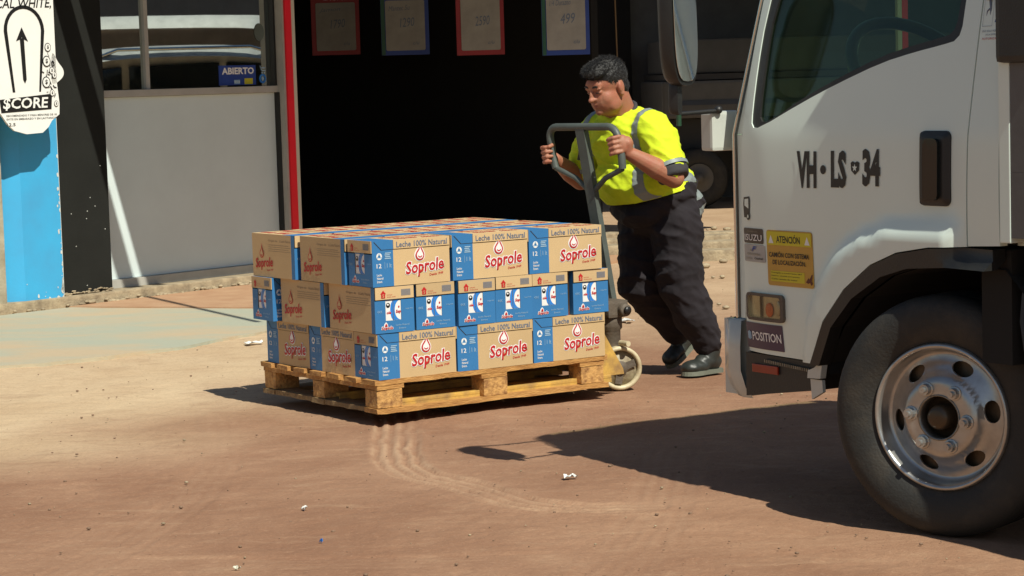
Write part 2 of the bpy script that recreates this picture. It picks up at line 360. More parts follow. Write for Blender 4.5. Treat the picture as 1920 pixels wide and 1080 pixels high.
# ---------------------------------------------------------------- ground
def dirt_material():
    m = bpy.data.materials.new('packed reddish dirt'); m.use_nodes = True; n = m.node_tree; N = n.nodes; L = n.links; b = N['Principled BSDF']
    b.inputs['Roughness'].default_value = .95; b.inputs['Specular IOR Level'].default_value = .2
    g = N.new('ShaderNodeNewGeometry'); at = N.new('ShaderNodeAttribute'); at.attribute_name = 'tone'
    mp = N.new('ShaderNodeMapping'); mp.inputs['Scale'].default_value = (.75, .6, 1); mp.inputs['Rotation'].default_value = (0, 0, .5); L.new(g.outputs['Position'], mp.inputs[0])
    n1 = N.new('ShaderNodeTexNoise'); n1.inputs['Scale'].default_value = 1.5; n1.inputs['Detail'].default_value = 9; n1.inputs['Roughness'].default_value = .62; n1.inputs['Distortion'].default_value = .6
    L.new(mp.outputs[0], n1.inputs[0])
    n2 = N.new('ShaderNodeTexNoise'); n2.inputs['Scale'].default_value = 22; n2.inputs['Detail'].default_value = 8; n2.inputs['Roughness'].default_value = .7; L.new(g.outputs['Position'], n2.inputs[0])
    def mix(f, a, bb):
        x = N.new('ShaderNodeMix'); x.data_type = 'RGBA'
        for i, q in ((0, f), (6, a), (7, bb)):
            if isinstance(q, (tuple, float)): x.inputs[i].default_value = q if isinstance(q, float) else (*q, 1)
            else: L.new(q, x.inputs[i])
        return x.outputs[2]
    def rng(v, a, bb, c=0, d=1):
        x = N.new('ShaderNodeMapRange'); L.new(v, x.inputs[0])
        for i, q in zip((1, 2, 3, 4), (a, bb, c, d)): x.inputs[i].default_value = q
        return x.outputs[0]
    sep = N.new('ShaderNodeSeparateColor'); L.new(at.outputs['Color'], sep.inputs[0])
    base = mix(rng(n1.outputs[0], .36, .66), (.255, .135, .080), (.350, .203, .124))
    base = mix(sep.outputs[0], base, mix(rng(n1.outputs[0], .36, .66), (.50, .36, .22), (.58, .44, .28)))   # pale sand drifts
    base = mix(sep.outputs[1], base, (.43, .275, .172))                                                       # wheel-pressed dust
    base = mix(rng(n2.outputs[0], .60, .78, 0, .35), base, (.20, .10, .05))
    ms = N.new('ShaderNodeMapping'); ms.inputs['Scale'].default_value = (1.3, 3.4, 1); ms.inputs['Rotation'].default_value = (0, 0, -.25); L.new(g.outputs['Position'], ms.inputs[0])
    n4 = N.new('ShaderNodeTexNoise'); n4.inputs['Scale'].default_value = 2.6; n4.inputs['Detail'].default_value = 8; n4.inputs['Roughness'].default_value = .68; n4.inputs['Distortion'].default_value = .8; L.new(ms.outputs[0], n4.inputs[0])
    base = mix(rng(n4.outputs[0], .50, .72, 0, .36), base, (.225, .112, .066)); base = mix(rng(n4.outputs[0], .46, .28, 0, .28), base, (.50, .34, .215))
    n5 = N.new('ShaderNodeTexVoronoi'); n5.inputs['Scale'].default_value = 7; n5.feature = 'F1'; L.new(g.outputs['Position'], n5.inputs[0])
    base = mix(rng(n5.outputs['Distance'], .06, .03, 0, .55), base, (.12, .07, .04))
    n6 = N.new('ShaderNodeTexNoise'); n6.inputs['Scale'].default_value = 75; n6.inputs['Detail'].default_value = 6; n6.inputs['Roughness'].default_value = .75; L.new(g.outputs['Position'], n6.inputs[0])
    base = mix(rng(n6.outputs[0], .52, .70, 0, .45), base, (.19, .10, .06)); base = mix(rng(n6.outputs[0], .44, .30, 0, .35), base, (.52, .35, .235))
    L.new(base, b.inputs['Base Color'])
    bp = N.new('ShaderNodeBump'); bp.inputs['Strength'].default_value = .35; bp.inputs['Distance'].default_value = .02; L.new(n2.outputs[0], bp.inputs['Height'])
    n3 = N.new('ShaderNodeTexNoise'); n3.inputs['Scale'].default_value = 110; n3.inputs['Detail'].default_value = 4; L.new(g.outputs['Position'], n3.inputs[0])
    b2 = N.new('ShaderNodeBump'); b2.inputs['Strength'].default_value = .3; b2.inputs['Distance'].default_value = .008; L.new(n3.outputs[0], b2.inputs['Height']); L.new(bp.outputs[0], b2.inputs['Normal'])
    L.new(b2.outputs[0], b.inputs['Normal']); return m
M['dirt'] = dirt_material()
TRK = [(-.52, 10.2), (-.501, 9.74), (-.487, 9.44), (-.465, 8.83), (-.387, 8.50), (-.30, 8.36), (-.206, 8.24), (-.124, 8.07), (-.047, 7.90), (.036, 7.79), (.121, 7.73), (.245, 7.69), (.404, 7.68)]
TRACKS = [(TRK, .108, .0054, .050),
          ([(.02, 5.6), (.16, 6.2), (.3, 6.8), (.42, 7.4), (.52, 8.1), (.6, 8.8)], .13, .0010, .05),
          ([(-2.5, 7.4), (-1.6, 7.1), (-.7, 6.9), (.3, 6.9), (1.2, 7.1)], .10, .0008, .05),
          ([(-1.6, 6.0), (-1.2, 7.4), (-1.1, 8.8), (-1.3, 10.2)], .10, .0008, .05)]
def pts_dist(X, Y, P):
    best = np.full(X.shape, 9.); side = np.zeros(X.shape)
    for a, b in zip(P[:-1], P[1:]):
        dx, dy = b[0] - a[0], b[1] - a[1]; l = math.hypot(dx, dy); t = np.clip(((X - a[0]) * dx + (Y - a[1]) * dy) / l / l, 0, 1)
        px, py = X - a[0] - t * dx, Y - a[1] - t * dy; d = np.hypot(px, py); sg = (px * dy - py * dx) / l
        u = d < best; best = np.where(u, d, best); side = np.where(u, sg, side)
    return best, side
def build_ground():
    ny, nx = 800, 560
    ys = 4.6 * (30 / 4.6) ** (np.arange(ny) / (ny - 1)); us = np.linspace(-1, 1, nx)
    Y, U = np.meshgrid(ys, us, indexing='ij'); X = U * (.25 * Y + 1.2) + .0 * Y
    Z = (vnoise(X, Y, 1.3, 1) - .5) * .014 + (vnoise(X, Y, 4, 2) - .5) * .006 + (vnoise(X, Y, 11, 3) - .5) * .004 + (vnoise(X, Y, 28, 4) - .5) * .003 + (vnoise(X, Y, 60, 6) - .5) * .0035
    far = np.clip((Y - 13) / 4, 0, 1); Z *= 1 - .6 * far
    trk = np.zeros(X.shape)
    for P, w, amp, per in TRACKS:
        P2 = smooth_poly(P, 2, False); d, sd = pts_dist(X, Y, P2); m = np.clip((w - d) / .02, 0, 1)
        wob = (vnoise(X, Y, 9, 5) - .5) * .02
        lug = .3 + 1.3 * vnoise(X, Y, 17, 8); m = m * np.clip(vnoise(X, Y, 5, 19) * 2.2 + .15, 0, 1)
        Z = Z * (1 - .75 * m) + m * amp * (np.clip(np.cos((sd + wob) * 2 * math.pi / per) * 2.2, -1, .6) * lug - .4); Z += np.clip(1 - np.abs(d - w) / .025, 0, 1) * amp * .8
        trk = np.maximum(trk, m * (.15 + .85 * np.clip(np.cos((sd + wob) * 2 * math.pi / per) * 1.6 + .5, 0, 1)) * (.45 + .75 * vnoise(X, Y, 6, 9)) * min(1, amp / .0055))
    # flatten under the load, wheels, shoes
    for cx, cy, rr in ((1.25, 7.07, .35), (.9, 11.0, .3), (.48, 10.55, .2)):
        m = np.clip((rr - np.hypot(X - cx, Y - cy)) / .15, 0, 1); Z *= 1 - m
    edge = np.clip((np.abs(U) - .97) / .03, 0, 1); Z -= edge * .03
    Z = np.where(Y > 29.5, -.03, Z); Z -= .006
    # sand drifts: left behind the load, and in the yard at the back
    s = np.clip((-X * .55 + (Y - 10.9) * .55 + (vnoise(X, Y, 1.6, 11) - .5) * 1.2 + .1) / 1.1, 0, 1)
    s = np.where(X > -.3, np.minimum(s, np.clip((Y - 12.6 + (vnoise(X, Y, 1.2, 12) - .5) * 2) / 3, 0, .62)), s)
    n = ny * nx; co = np.stack([X, Y, Z], -1).reshape(-1, 3)
    i = (np.arange(ny - 1)[:, None] * nx + np.arange(nx - 1)[None]).reshape(-1)
    F = np.stack([i, i + 1, i + nx + 1, i + nx], -1)
    me = bpy.data.meshes.new('ground'); me.vertices.add(n); me.vertices.foreach_set('co', co.ravel()); me.loops.add(F.size); me.loops.foreach_set('vertex_index', F.ravel().astype(np.int32))
    me.polygons.add(len(F)); me.polygons.foreach_set('loop_start', np.arange(len(F)) * 4); me.polygons.foreach_set('use_smooth', np.ones(len(F), bool)); me.update(calc_edges=True); me.validate()
    ca = me.color_attributes.new('tone', 'FLOAT_COLOR', 'POINT'); col = np.stack([s, trk, s * 0, s * 0 + 1], -1).reshape(-1); ca.data.foreach_set('color', col)
    me.materials.append(M['dirt']); o = link('ground', me); tag(o, kind='structure')
    R = 400; b = MB()
    # far sheet with the detailed area left open
    b.add([(-R, -R, -.035), (R, -R, -.035), (R, R, -.035), (-R, R, -.035)], [(0, 1, 2, 3)])
    f = b.build('far_ground', M['dirt']); tag(f, kind='structure')
build_ground()
rng_ = random.Random(3); pb = MB()
for i in range(900):
    y = 5.8 * (16 / 5.8) ** rng_.random(); x = rng_.uniform(-1, 1) * (.22 * y + .1); r = rng_.choice([.0012, .0016, .002, .0025, .004]) * (1 + rng_.random())
    pb.ell((x, y, r * .2), (r, r * rng_.uniform(.6, 1), r * .6), None, rng_.choice([0, 0, 0, 1]), 6, 4)
tag(pb.build('gravel', [M['stone'], M['kerb']]), 'small loose pebbles strewn over the dirt yard', 'gravel', kind='stuff')

# ---------------------------------------------------------------- facade (local x along wall, -y outwards)
FA = math.atan2(1.33, 1.08); FO = (-2.97, 15.5, 0)
def fthing(name, label, cat, **k): return thing(name, label, cat, FO, FA, **k)
def fw_(s, y, z=0):
    c, q = math.cos(FA), math.sin(FA); return Vector((FO[0] + s * c - y * q, FO[1] + s * q + y * c, z))
# concrete slab and red floor on the ground, in world coordinates
def ground_sheet(name, pts, z0, z1, mat, wob=.02):
    out = []
    for i in range(len(pts)):
        a, b = Vector(pts[i]), Vector(pts[(i + 1) % len(pts)]); k = max(1, int((b - a).length / .12))
        for j in range(k):
            p = a.lerp(b, j / k); nn = noise.noise_vector(Vector((p.x * 2.3, p.y * 2.3, 3))) * wob + noise.noise_vector(Vector((p.x * 9, p.y * 9, 3))) * wob * .4; out.append((p.x + nn.x, p.y + nn.y))
    b = MB(); b.prismz(out, z0, z1); o = b.build(name, mat); tag(o, kind='structure'); return o
ground_sheet('concrete_slab', [(-4.9, 13.2), (-4.2, 11.9), (-3.2, 12.0), (-2.5, 12.25), (-1.86, 12.8), (-1.45, 13.55), (-1.2, 14.3), (-1.45, 14.9), (-2.95, 15.42), (-3.9, 14.35)], -.03, .012, M['concrete'], .05)
ground_sheet('red_floor', [(-2.95, 15.47), (-1.47, 14.95), (-.4, 15.6), (.9, 18.2), (1.0, 19.6), (-1.0, 17.9), (-1.9, 16.80)], -.03, .014, M['redfloor'], .012)
k_ = MB(); k_.box(-3, 6.3, 0, .34, -.05, .075, 0, bev=.012)
o = k_.build('kerb', M['kerb']); o.location = FO; o.rotation_euler = (0, 0, FA); tag(o, kind='structure')
st = MB()
for i in range(70):
    s_ = rng_.uniform(-.5, 2.2); st.ell((s_, rng_.uniform(-.03, .0), rng_.uniform(.0, .03)), (rng_.uniform(.01, .035), .015, .01), None, 0, 7, 5)
o = st.build('kerb_rubble', M['kerb']); o.location = FO; o.rotation_euler = (0, 0, FA); tag(o, 'crumbled mortar lumps along the foot of the kerb', 'rubble', kind='stuff')

# cream plaster column left of the blue pillar
t = fthing('plaster_column', 'worn cream plaster column at the far left edge beside the blue pillar', 'column')
MB().box(-1.15, -.47, .02, .40, .05, 3.6, bev=.01).build('shaft', M['plaster'], t)
MB().box(-1.3, -.66, -.005, .0, .06, 1.2).build('dark_edge', M['blackp'], t)
# blue pillar with chamfered left side
t = fthing('blue_pillar', 'sky blue painted pillar with chipped paint below the white arrow sign', 'pillar')
MB().prismz([(-.31, .03), (.012, .03), (.012, .36), (-.44, .36), (-.44, .10)], .065, 3.6).build('shaft', M['bluep'], t)
ch = MB()
for i in range(46):
    e = i < 38; s_ = .011 - abs(rng_.gauss(0, .007)) if e else -.30 + rng_.random() ** 2 * .3; z_ = .07 + 1.0 * rng_.random() ** 1.7 if e else .07 + .12 * rng_.random() ** 2
    n_ = 7; ra = rng_.uniform(.003, .016); rz_ = ra * rng_.uniform(.8, 2.5)
    ch.ngon([(min(.0115, s_ + ra * rng_.uniform(.5, 1) * math.cos(6.283 * k / n_)), .0275, z_ + rz_ * rng_.uniform(.5, 1) * math.sin(6.283 * k / n_)) for k in range(n_)])
ch.build('paint_chip', M['chip'], t)['kind'] = 'stuff'
MB().box(.012, .020, .035, .3, .07, 3.6).build('white_edge', M['chip'], t)
# black pillar
t = fthing('black_pillar', 'wide matt black pillar between the blue pillar and the white wall panel', 'pillar')
MB().box(.030, .465, .06, .40, .085, 3.6, bev=.004).build('shaft', M['blackp'], t)
b = MB()
for (s_, z_) in ((.13, .62), (.30, .72), (.27, .63), (.34, .66), (.26, .58), (.42, .50), (.24, .13), (.16, .4), (.40, .93)): disc(b, s_, z_, .004, .0035, .0585, 0, 7)
b.build('paint_fleck', M['chip'], t)['kind'] = 'stuff'
b = MB()
for i in range(40):
    s_ = rng_.uniform(.03, .46); b.ell((s_, .05, .085 + rng_.uniform(-.01, .02)), (rng_.uniform(.006, .022), .006, .006), None, 0, 6, 4)
b.build('flaked_base', M['kerb'], t)['kind'] = 'stuff'
# white panel wall with shop window
t = fthing('shop_front_wall', 'white panelled shop front wall with a dark window and dusty base', 'wall')
MB().box(.465, 2.235, .20, .30, .135, 1.385).build('wall_panel', M['panel'], t)
MB().box(.465, 2.20, .16, .30, .076, .133).build('skirting', M['alu'], t)
b = MB().box(.49, 2.30, .165, .31, 1.387, 1.435, bev=.004); b.build('window_sill', M['alu'], t)
fr = MB(); fr.box(.97, 1.005, .19, .24, 1.437, 3.2); fr.box(.465, .50, .19, .24, 1.437, 3.2)
wn = fr.build('window_frame', M['alu'], t)
MB().box(.502, .968, .215, .221, 1.437, 3.2).build('pane', M['wglass'], wn)
MB().box(1.007, 2.22, .215, .221, 1.437, 3.2).build('pane', M['wglass'], wn)
MB().box(2.222, 2.238, .17, .25, 1.437, 3.2).build('side_frame', M['ink'], t)
b = MB(); b.box(2.237, 2.242, .15, .25, .08, 1.386); b.build('joint', M['ink'], t)
# room behind window
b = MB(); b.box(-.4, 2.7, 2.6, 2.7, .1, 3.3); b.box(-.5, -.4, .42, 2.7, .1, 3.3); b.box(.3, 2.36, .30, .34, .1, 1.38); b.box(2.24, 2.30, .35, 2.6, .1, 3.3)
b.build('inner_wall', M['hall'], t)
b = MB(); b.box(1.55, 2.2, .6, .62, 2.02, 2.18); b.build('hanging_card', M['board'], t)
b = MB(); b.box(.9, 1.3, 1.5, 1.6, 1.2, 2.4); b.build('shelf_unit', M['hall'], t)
# red and cream door frame
t = fthing('door_frame', 'bright red and cream trimmed edge of the dark shed opening beside the shop window', 'door frame')
MB().box(2.243, 2.262, .10, .26, .08, 3.2).build('grey_strip', M['alu'], t)
MB().box(2.264, 2.327, .085, .26, .08, 3.2).build('red_strip', M['red'], t)
MB().box(2.329, 2.372, .095, .40, .08, 3.2).build('cream_strip', M['cream'], t)
# stickers on the window
t = fthing('open_sticker', 'blue ABIERTO sticker with white lettering on the shop window corner', 'sticker')
MB().rect(1.690, 2.065, 1.447, 1.59, .2125).build('backing', M['signblue'], t)
b = MB(); text(b, 'ABIERTO', 1.72, 2.045, 1.525, 1.575, .2105, 0, .035); b.rect(1.84, 1.90, 1.455, 1.485, .2105, 1); b.rect(1.945, 2.03, 1.452, 1.495, .2105, 2)
text(b, 'DE 9 A 18', 1.845, 1.895, 1.463, 1.478, .2100, 0, .01); b.build('lettering', [M['cwhite'], M['cpale'], M['yellowst']], t)
t = fthing('round_sticker', 'small pale blue cart and droplet stickers at the right end of the shop window', 'sticker')
b = MB(); disc(b, 2.135, 1.49, .035, .035, .2122, 0, 20, .6); disc(b, 2.135, 1.49, .014, .014, .2122, 1)
b.rect(2.125, 2.165, 1.545, 1.552, .2122, 1); b.rect(2.125, 2.165, 1.565, 1.572, .2122, 1); b.quad((2.108, .2122, 1.585), (2.114, .2122, 1.585), (2.132, .2122, 1.545), (2.126, .2122, 1.545), 1); disc(b, 2.130, 1.533, .006, .006, .2122, 1, 8); disc(b, 2.155, 1.533, .006, .006, .2122, 1, 8)
b.build('print', [M['cbright'], M['cpale']], t)
t = fthing('oval_sticker', 'faded grey green oval sticker high on the shop window near the red trim', 'sticker')
b = MB(); disc(b, 2.115, 1.83, .05, .065, .2122, 0, 24); b.build('film', pm('faded film', (.11, .14, .12), .6, bump=0), t)

# arrow sign on the pillar
t = fthing('arrow_sign', 'white street style sign board with black arrow and dollar score lettering on the blue pillar', 'sign')
so_ = [(-.70, 2.7), (-.70, 1.40), (-.60, 1.30), (-.55, 1.235), (-.50, 1.195), (-.40, 1.17), (-.27, 1.175), (-.22, 1.21), (-.19, 1.25), (-.125, 1.29), (-.12, 1.36), (-.135, 1.5), (-.135, 2.7)]
MB().prism(so_, -.17, -.155).build('board', M['signw'], t)
b = MB(); Y_ = -.172
# tombstone ring outline
def arch(cx, w, z0, z1, n=14):
    p = [(cx - w, z0)]; p += [(cx - w * math.cos(math.pi * k / n), z1 + w * 1.0 * math.sin(math.pi * k / n)) for k in range(n + 1)]; p += [(cx + w, z0)]; return p
A1 = arch(-.385, .165, 1.50, 1.83); A2 = arch(-.385, .137, 1.50, 1.835)
A1[0] = (-.50, 1.44); A1[-1] = (-.27, 1.44); A2[0] = (-.48, 1.44); A2[-1] = (-.285, 1.44)
b.add([(x, Y_, z) for x, z in A1 + A2], [(i, i + 1, len(A1) + i + 1, len(A1) + i) for i in range(len(A1) - 1)])
b.ngon([(-.405, Y_, 1.855), (-.455, Y_, 1.765), (-.425, Y_, 1.775), (-.408, Y_, 1.79), (-.387, Y_, 1.775), (-.357, Y_, 1.762)])
b.ngon([(-.424, Y_ - .0005, 1.785), (-.412, Y_ - .0005, 1.52), (-.398, Y_ - .0005, 1.495), (-.383, Y_ - .0005, 1.52), (-.390, Y_ - .0005, 1.785)])
b.quad((-.61, Y_, 1.395), (-.60, Y_, 1.31), (-.19, Y_, 1.325), (-.18, Y_, 1.425))
text(b, 'RADICAL WHITE,', -.80, -.155, 1.965, 2.035, Y_, 0, .012, .25, rot=.02)
for k, tx in enumerate(('RECOMENDADO Y PARA MENORES DE 18', 'EVITE EN EMBARAZO Y EN LACTANCIA')): text(b, tx, -.56, -.15, 1.285 - k * .022, 1.297 - k * .022, Y_, 0, .004)
text(b, '12.5', -.56, -.49, 1.225, 1.245, Y_, 0, .01)
b.build('print', M['ink'], t)
b = MB(); text(b, '$CORE', -.585, -.215, 1.325, 1.405, -.1735, 0, .02, .12); b.build('score_lettering', M['signw'], t)
# doodle figures on the right rim: generic masked coin faces
dd = MB()
for (cx, cz, r_) in ((-.215, 1.635, .033), (-.225, 1.50, .034), (-.175, 1.575, .022), (-.20, 1.725, .026), (-.155, 1.545, .020), (-.18, 1.43, .02), (-.15, 1.36, .018)):
    disc(dd, cx, cz, r_, r_ * 1.1, -.1745, 0, 14); disc(dd, cx, cz, r_ * .82, r_ * .9, -.1755, 1, 14); text(dd, '$', cx - r_ * .3, cx + r_ * .3, cz - r_ * .5, cz + r_ * .5, -.1765, 0, .03)
for i in range(34):
    a_ = rng_.uniform(0, 6.28); cx, cz = -.195 + rng_.uniform(-.045, .06), rng_.uniform(1.40, 1.68); l_ = rng_.uniform(.012, .03)
    dx, dz = math.cos(a_) * l_, math.sin(a_) * l_; dd.quad((cx, -.1738, cz), (cx + dx, -.1738, cz + dz), (cx + dx - dz * .25, -.1738, cz + dz + dx * .25), (cx - dz * .25, -.1738, cz + dx * .25), 0)
dd.prism(smooth_poly([(-.16, 1.48), (-.075, 1.53), (-.07, 1.58), (-.12, 1.63), (-.15, 1.69), (-.17, 1.68), (-.18, 1.5)], 2), -.1700, -.158, 1)
dd.build('doodle', [M['ink'], M['signw']], t)

# awning / roof above (outside the frame, shades the panel)
t = fthing('awning', 'corrugated roof projecting over the shop front and shed opening', 'awning')
b = MB(); b.box(-.03, 7.1, -2.30, .45, 3.20, 3.26); b.build('sheet', M['greywall'], t)
b = MB(); b.box(-.03, .05, -2.3, .2, 3.08, 3.20); b.box(3.2, 3.28, -2.3, .2, 3.08, 3.20); b.box(-.26, -.14, -2.3, .2, 3.12, 3.22); b.build('beam', M['steel'], t)  # last beam box: unseen, added to cast a dark band on the panel
t = thing('stay_pole', 'thin steel stay pole running out from the awning edge', 'pole')
MB().tube([(-.28, 11.9, 3.02), (-1.25, 13.85, 3.02)], .022, 8).build('pole', M['steel'], t)
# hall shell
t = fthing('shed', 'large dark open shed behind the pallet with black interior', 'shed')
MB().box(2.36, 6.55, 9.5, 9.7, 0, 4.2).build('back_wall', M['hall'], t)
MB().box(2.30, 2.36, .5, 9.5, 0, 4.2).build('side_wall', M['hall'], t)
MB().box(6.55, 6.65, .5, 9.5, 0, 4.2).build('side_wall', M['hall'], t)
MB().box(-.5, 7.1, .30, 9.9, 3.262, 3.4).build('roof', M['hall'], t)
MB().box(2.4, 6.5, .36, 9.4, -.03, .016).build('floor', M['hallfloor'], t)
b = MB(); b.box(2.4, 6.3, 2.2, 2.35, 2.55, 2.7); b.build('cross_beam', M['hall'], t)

# ---------------------------------------------------------------- price boards
def at(px, py, D):
    d = fw + rt * ((px - 960) / FPX) - upv * ((py - 540) / FPX); return Vector((0, 0, CAMH)) + d * (D / d.y)
rows = [(631, 22.0, 'signred', 'signred', 'leftmost and darkest', 'Queso 2.990', (.35,)), (761, 21.0, 'signblue', 'signgreen', 'second, blue', 'Mantequilla', 0),
        (902, 20.0, 'signred', 'signred', 'third, red', 'Yogurt', 0), (1062, 18.8, 'signblue', 'signgreen', 'brightest, rightmost', 'Jugo Durazno', 0)]
heads = ['Oferta', 'OFERTA DIA', 'Oferta', 'OFERTA DIA']
labs = ['dim red framed price board hanging leftmost in the dark shed', 'blue framed price board hanging second from the left in the shed',
        'red framed price board hanging third from the left with faint writing', 'bright blue framed price board with handwritten 499 hanging rightmost']
hand = [('Jamon', '1790'), ('Mantec 5u', '1290'), ('Queso 1/4', '2590'), ('1/4 Durazno', '499')]
for i, (px, D, m1, m2, _, _, _) in enumerate(rows):
    p = at(px, 103, D); sc = D / FPX
    t = thing('price_board', labs[i], 'price board', (p.x, p.y, p.z), rad(6), group='price boards hanging inside the dark shed')
    w = 40 * sc; wi = 39 * sc * .93
    h = .56
    MB().box(-w * 1.12, w * 1.12, 0, .012, 0, h).build('frame', M[m1], t)
    b = MB(); b.rect(-w * 1.11, -w * .93, .002, h - .002, -.0025); b.build('edge_strip', M[m2], t)
    b = MB(); b.prism(roundrect(-w * .90, w * .93, .04, h - .075, .015), -.008, -.0045); b.build('paper', M['board'], t)
    b = MB(); text(b, hand[i][0], -w * .75, w * .25, h - .165, h - .12, -.0105, 0, -.004, .35, rot=.05); text(b, hand[i][1], -w * .25, w * .45, h * .5 - .03, h * .5 + .05, -.0105, 0, 0, .3, rot=.08)
    text(b, 'c/u', w * .35, w * .65, .09, .12, -.0105, 0, 0, .3); text(b, heads[i], -w * .6, w * .6, h - .05, h - .02, -.003, 1, .01)
    b.build('handwriting', [M['cgrey'], M['cwhite']], t)
    MB().tube([(-w * .8, .006, h), (-w * .8, .006, 2.62 - p.z)], .003, 5).build('cord', M['bark'], t); MB().tube([(w * .8, .006, h), (w * .8, .006, 2.62 - p.z)], .003, 5).build('cord', M['bark'], t)
p = at(1157, 100, 19.0)
tag(MB().tube([(p.x - .02, p.y, 3.1), (p.x - .008, p.y, 2.2), (p.x, p.y, 1.62), (p.x + .01, p.y, .9)], .006, 6).build('rope', M['bark']), 'thin brown rope hanging at the right side of the shed opening', 'rope')

# ---------------------------------------------------------------- yard at back right, lorry in shade
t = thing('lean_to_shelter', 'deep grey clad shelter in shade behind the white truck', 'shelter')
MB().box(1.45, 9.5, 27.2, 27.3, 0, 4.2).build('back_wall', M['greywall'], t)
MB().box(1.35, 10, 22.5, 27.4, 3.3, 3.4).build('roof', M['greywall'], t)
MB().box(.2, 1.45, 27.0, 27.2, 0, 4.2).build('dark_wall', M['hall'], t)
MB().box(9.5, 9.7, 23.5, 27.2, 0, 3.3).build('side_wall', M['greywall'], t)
t = thing('parked_lorry', 'pale flatbed lorry parked in deep shade behind the white truck', 'truck', (1.76, 25.0, 0), rad(4))
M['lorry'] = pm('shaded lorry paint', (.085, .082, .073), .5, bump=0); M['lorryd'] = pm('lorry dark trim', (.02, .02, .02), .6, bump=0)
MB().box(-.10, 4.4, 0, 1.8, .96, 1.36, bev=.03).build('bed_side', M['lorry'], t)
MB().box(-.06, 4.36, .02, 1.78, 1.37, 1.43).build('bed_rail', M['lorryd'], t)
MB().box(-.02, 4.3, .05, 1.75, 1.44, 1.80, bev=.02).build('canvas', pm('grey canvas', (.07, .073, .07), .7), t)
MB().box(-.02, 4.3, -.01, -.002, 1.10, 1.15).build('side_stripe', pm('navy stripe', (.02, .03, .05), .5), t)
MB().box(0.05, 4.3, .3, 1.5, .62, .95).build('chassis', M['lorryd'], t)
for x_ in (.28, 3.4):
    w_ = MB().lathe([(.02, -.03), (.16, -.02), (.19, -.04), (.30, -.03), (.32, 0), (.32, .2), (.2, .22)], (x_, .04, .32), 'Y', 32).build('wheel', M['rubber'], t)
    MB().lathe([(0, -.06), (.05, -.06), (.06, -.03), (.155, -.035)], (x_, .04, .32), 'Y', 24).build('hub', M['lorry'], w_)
t = thing('trimmed_post', 'cream and red painted post seen through the truck side window', 'post', (at(1697, 40, 24.2).x, 24.2, 0))
MB().box(-.03, .03, 0, .15, 0, 3.3).build('red_strip', M['red'], t); MB().box(-.075, -.032, 0, .15, 0, 3.3).build('cream_strip', M['cream'], t)
# broken kerb stones at the back, seen between man and truck
for i, (x_, y_, z_, lb) in enumerate(((.95, 19.3, .04, 'farther low pale concrete step at the shed threshold behind the worker'), (.93, 18.6, .04, 'nearer low pale concrete step at the shed threshold behind the worker'), (1.75, 19.6, .05, 'pale concrete kerb slab in the sunny yard right of the worker'), (1.62, 17.9, .03, 'low crumbling kerb slab nearest behind the truck corner'))):
    tag(MB().box(-.7, .7, 0, .22, -.02, z_ + .05, bev=.015, M=Matrix.Translation((x_ + .2, y_, 0)) @ Matrix.Rotation(rad((12, 8, -4, 6)[i]), 4, 'Z')).build('concrete_step', M['kerb']), lb, 'step')
rb_ = MB()
for i in range(60):
    x_, y_ = rng_.uniform(.9, 2.2), rng_.uniform(13.8, 22); r_ = rng_.uniform(.010, .045)
    rb_.ell((x_, y_, r_ * .3), (r_, r_ * .8, r_ * .5), Matrix.Rotation(rng_.random() * 3, 3, 'Z'), 0, 8, 5)
tag(rb_.build('rubble', M['kerb']), 'small broken concrete lumps scattered in the sunny yard', 'rubble', kind='stuff')
# ---------------------------------------------------------------- paper scraps and litter
def scrap(x, y, w, d, label, m='paper', rz=0.3, name='paper_scrap', cat='litter'):
    b = MB(); n = 7; P = []
    for j in range(3):
        for i in range(n): P.append(((i / (n - 1) - .5) * w + rng_.uniform(-.004, .004), (j / 2 - .5) * d * (1 + .3 * math.sin(i)), .006 + rng_.random() * .016))
    b.add(P, [(j * n + i, j * n + i + 1, (j + 1) * n + i + 1, (j + 1) * n + i) for j in range(2) for i in range(n - 1)])
    b.add([(p[0], p[1], p[2] - .002) for p in P], [(j * n + i, (j + 1) * n + i, (j + 1) * n + i + 1, j * n + i + 1) for j in range(2) for i in range(n - 1)])
    o = b.build(name, M[m]); o.location = (x, y, -.002); o.rotation_euler[2] = rz; tag(o, label, cat); return o
scrap(-1.45, 12.98, .10, .06, 'crumpled white paper scrap on the pale dirt left of the pallet')
scrap(.19, 8.26, .045, .035, 'small white paper scrap on the dirt below the mirror shadow', rz=.1)
scrap(.66, 13.59, .06, .12, 'white paper scrap on the dirt behind the pallet jack', rz=.6)
scrap(-.84, 6.84, .022, .010, 'tiny cream paper scrap at the bottom edge of the dirt', 'cream')
scrap(-.62, 7.21, .010, .010, 'tiny blue plastic bit on the foreground dirt', 'cbright')
scrap(-.72, 7.78, .014, .02, 'tiny white paper fleck on the open foreground dirt')

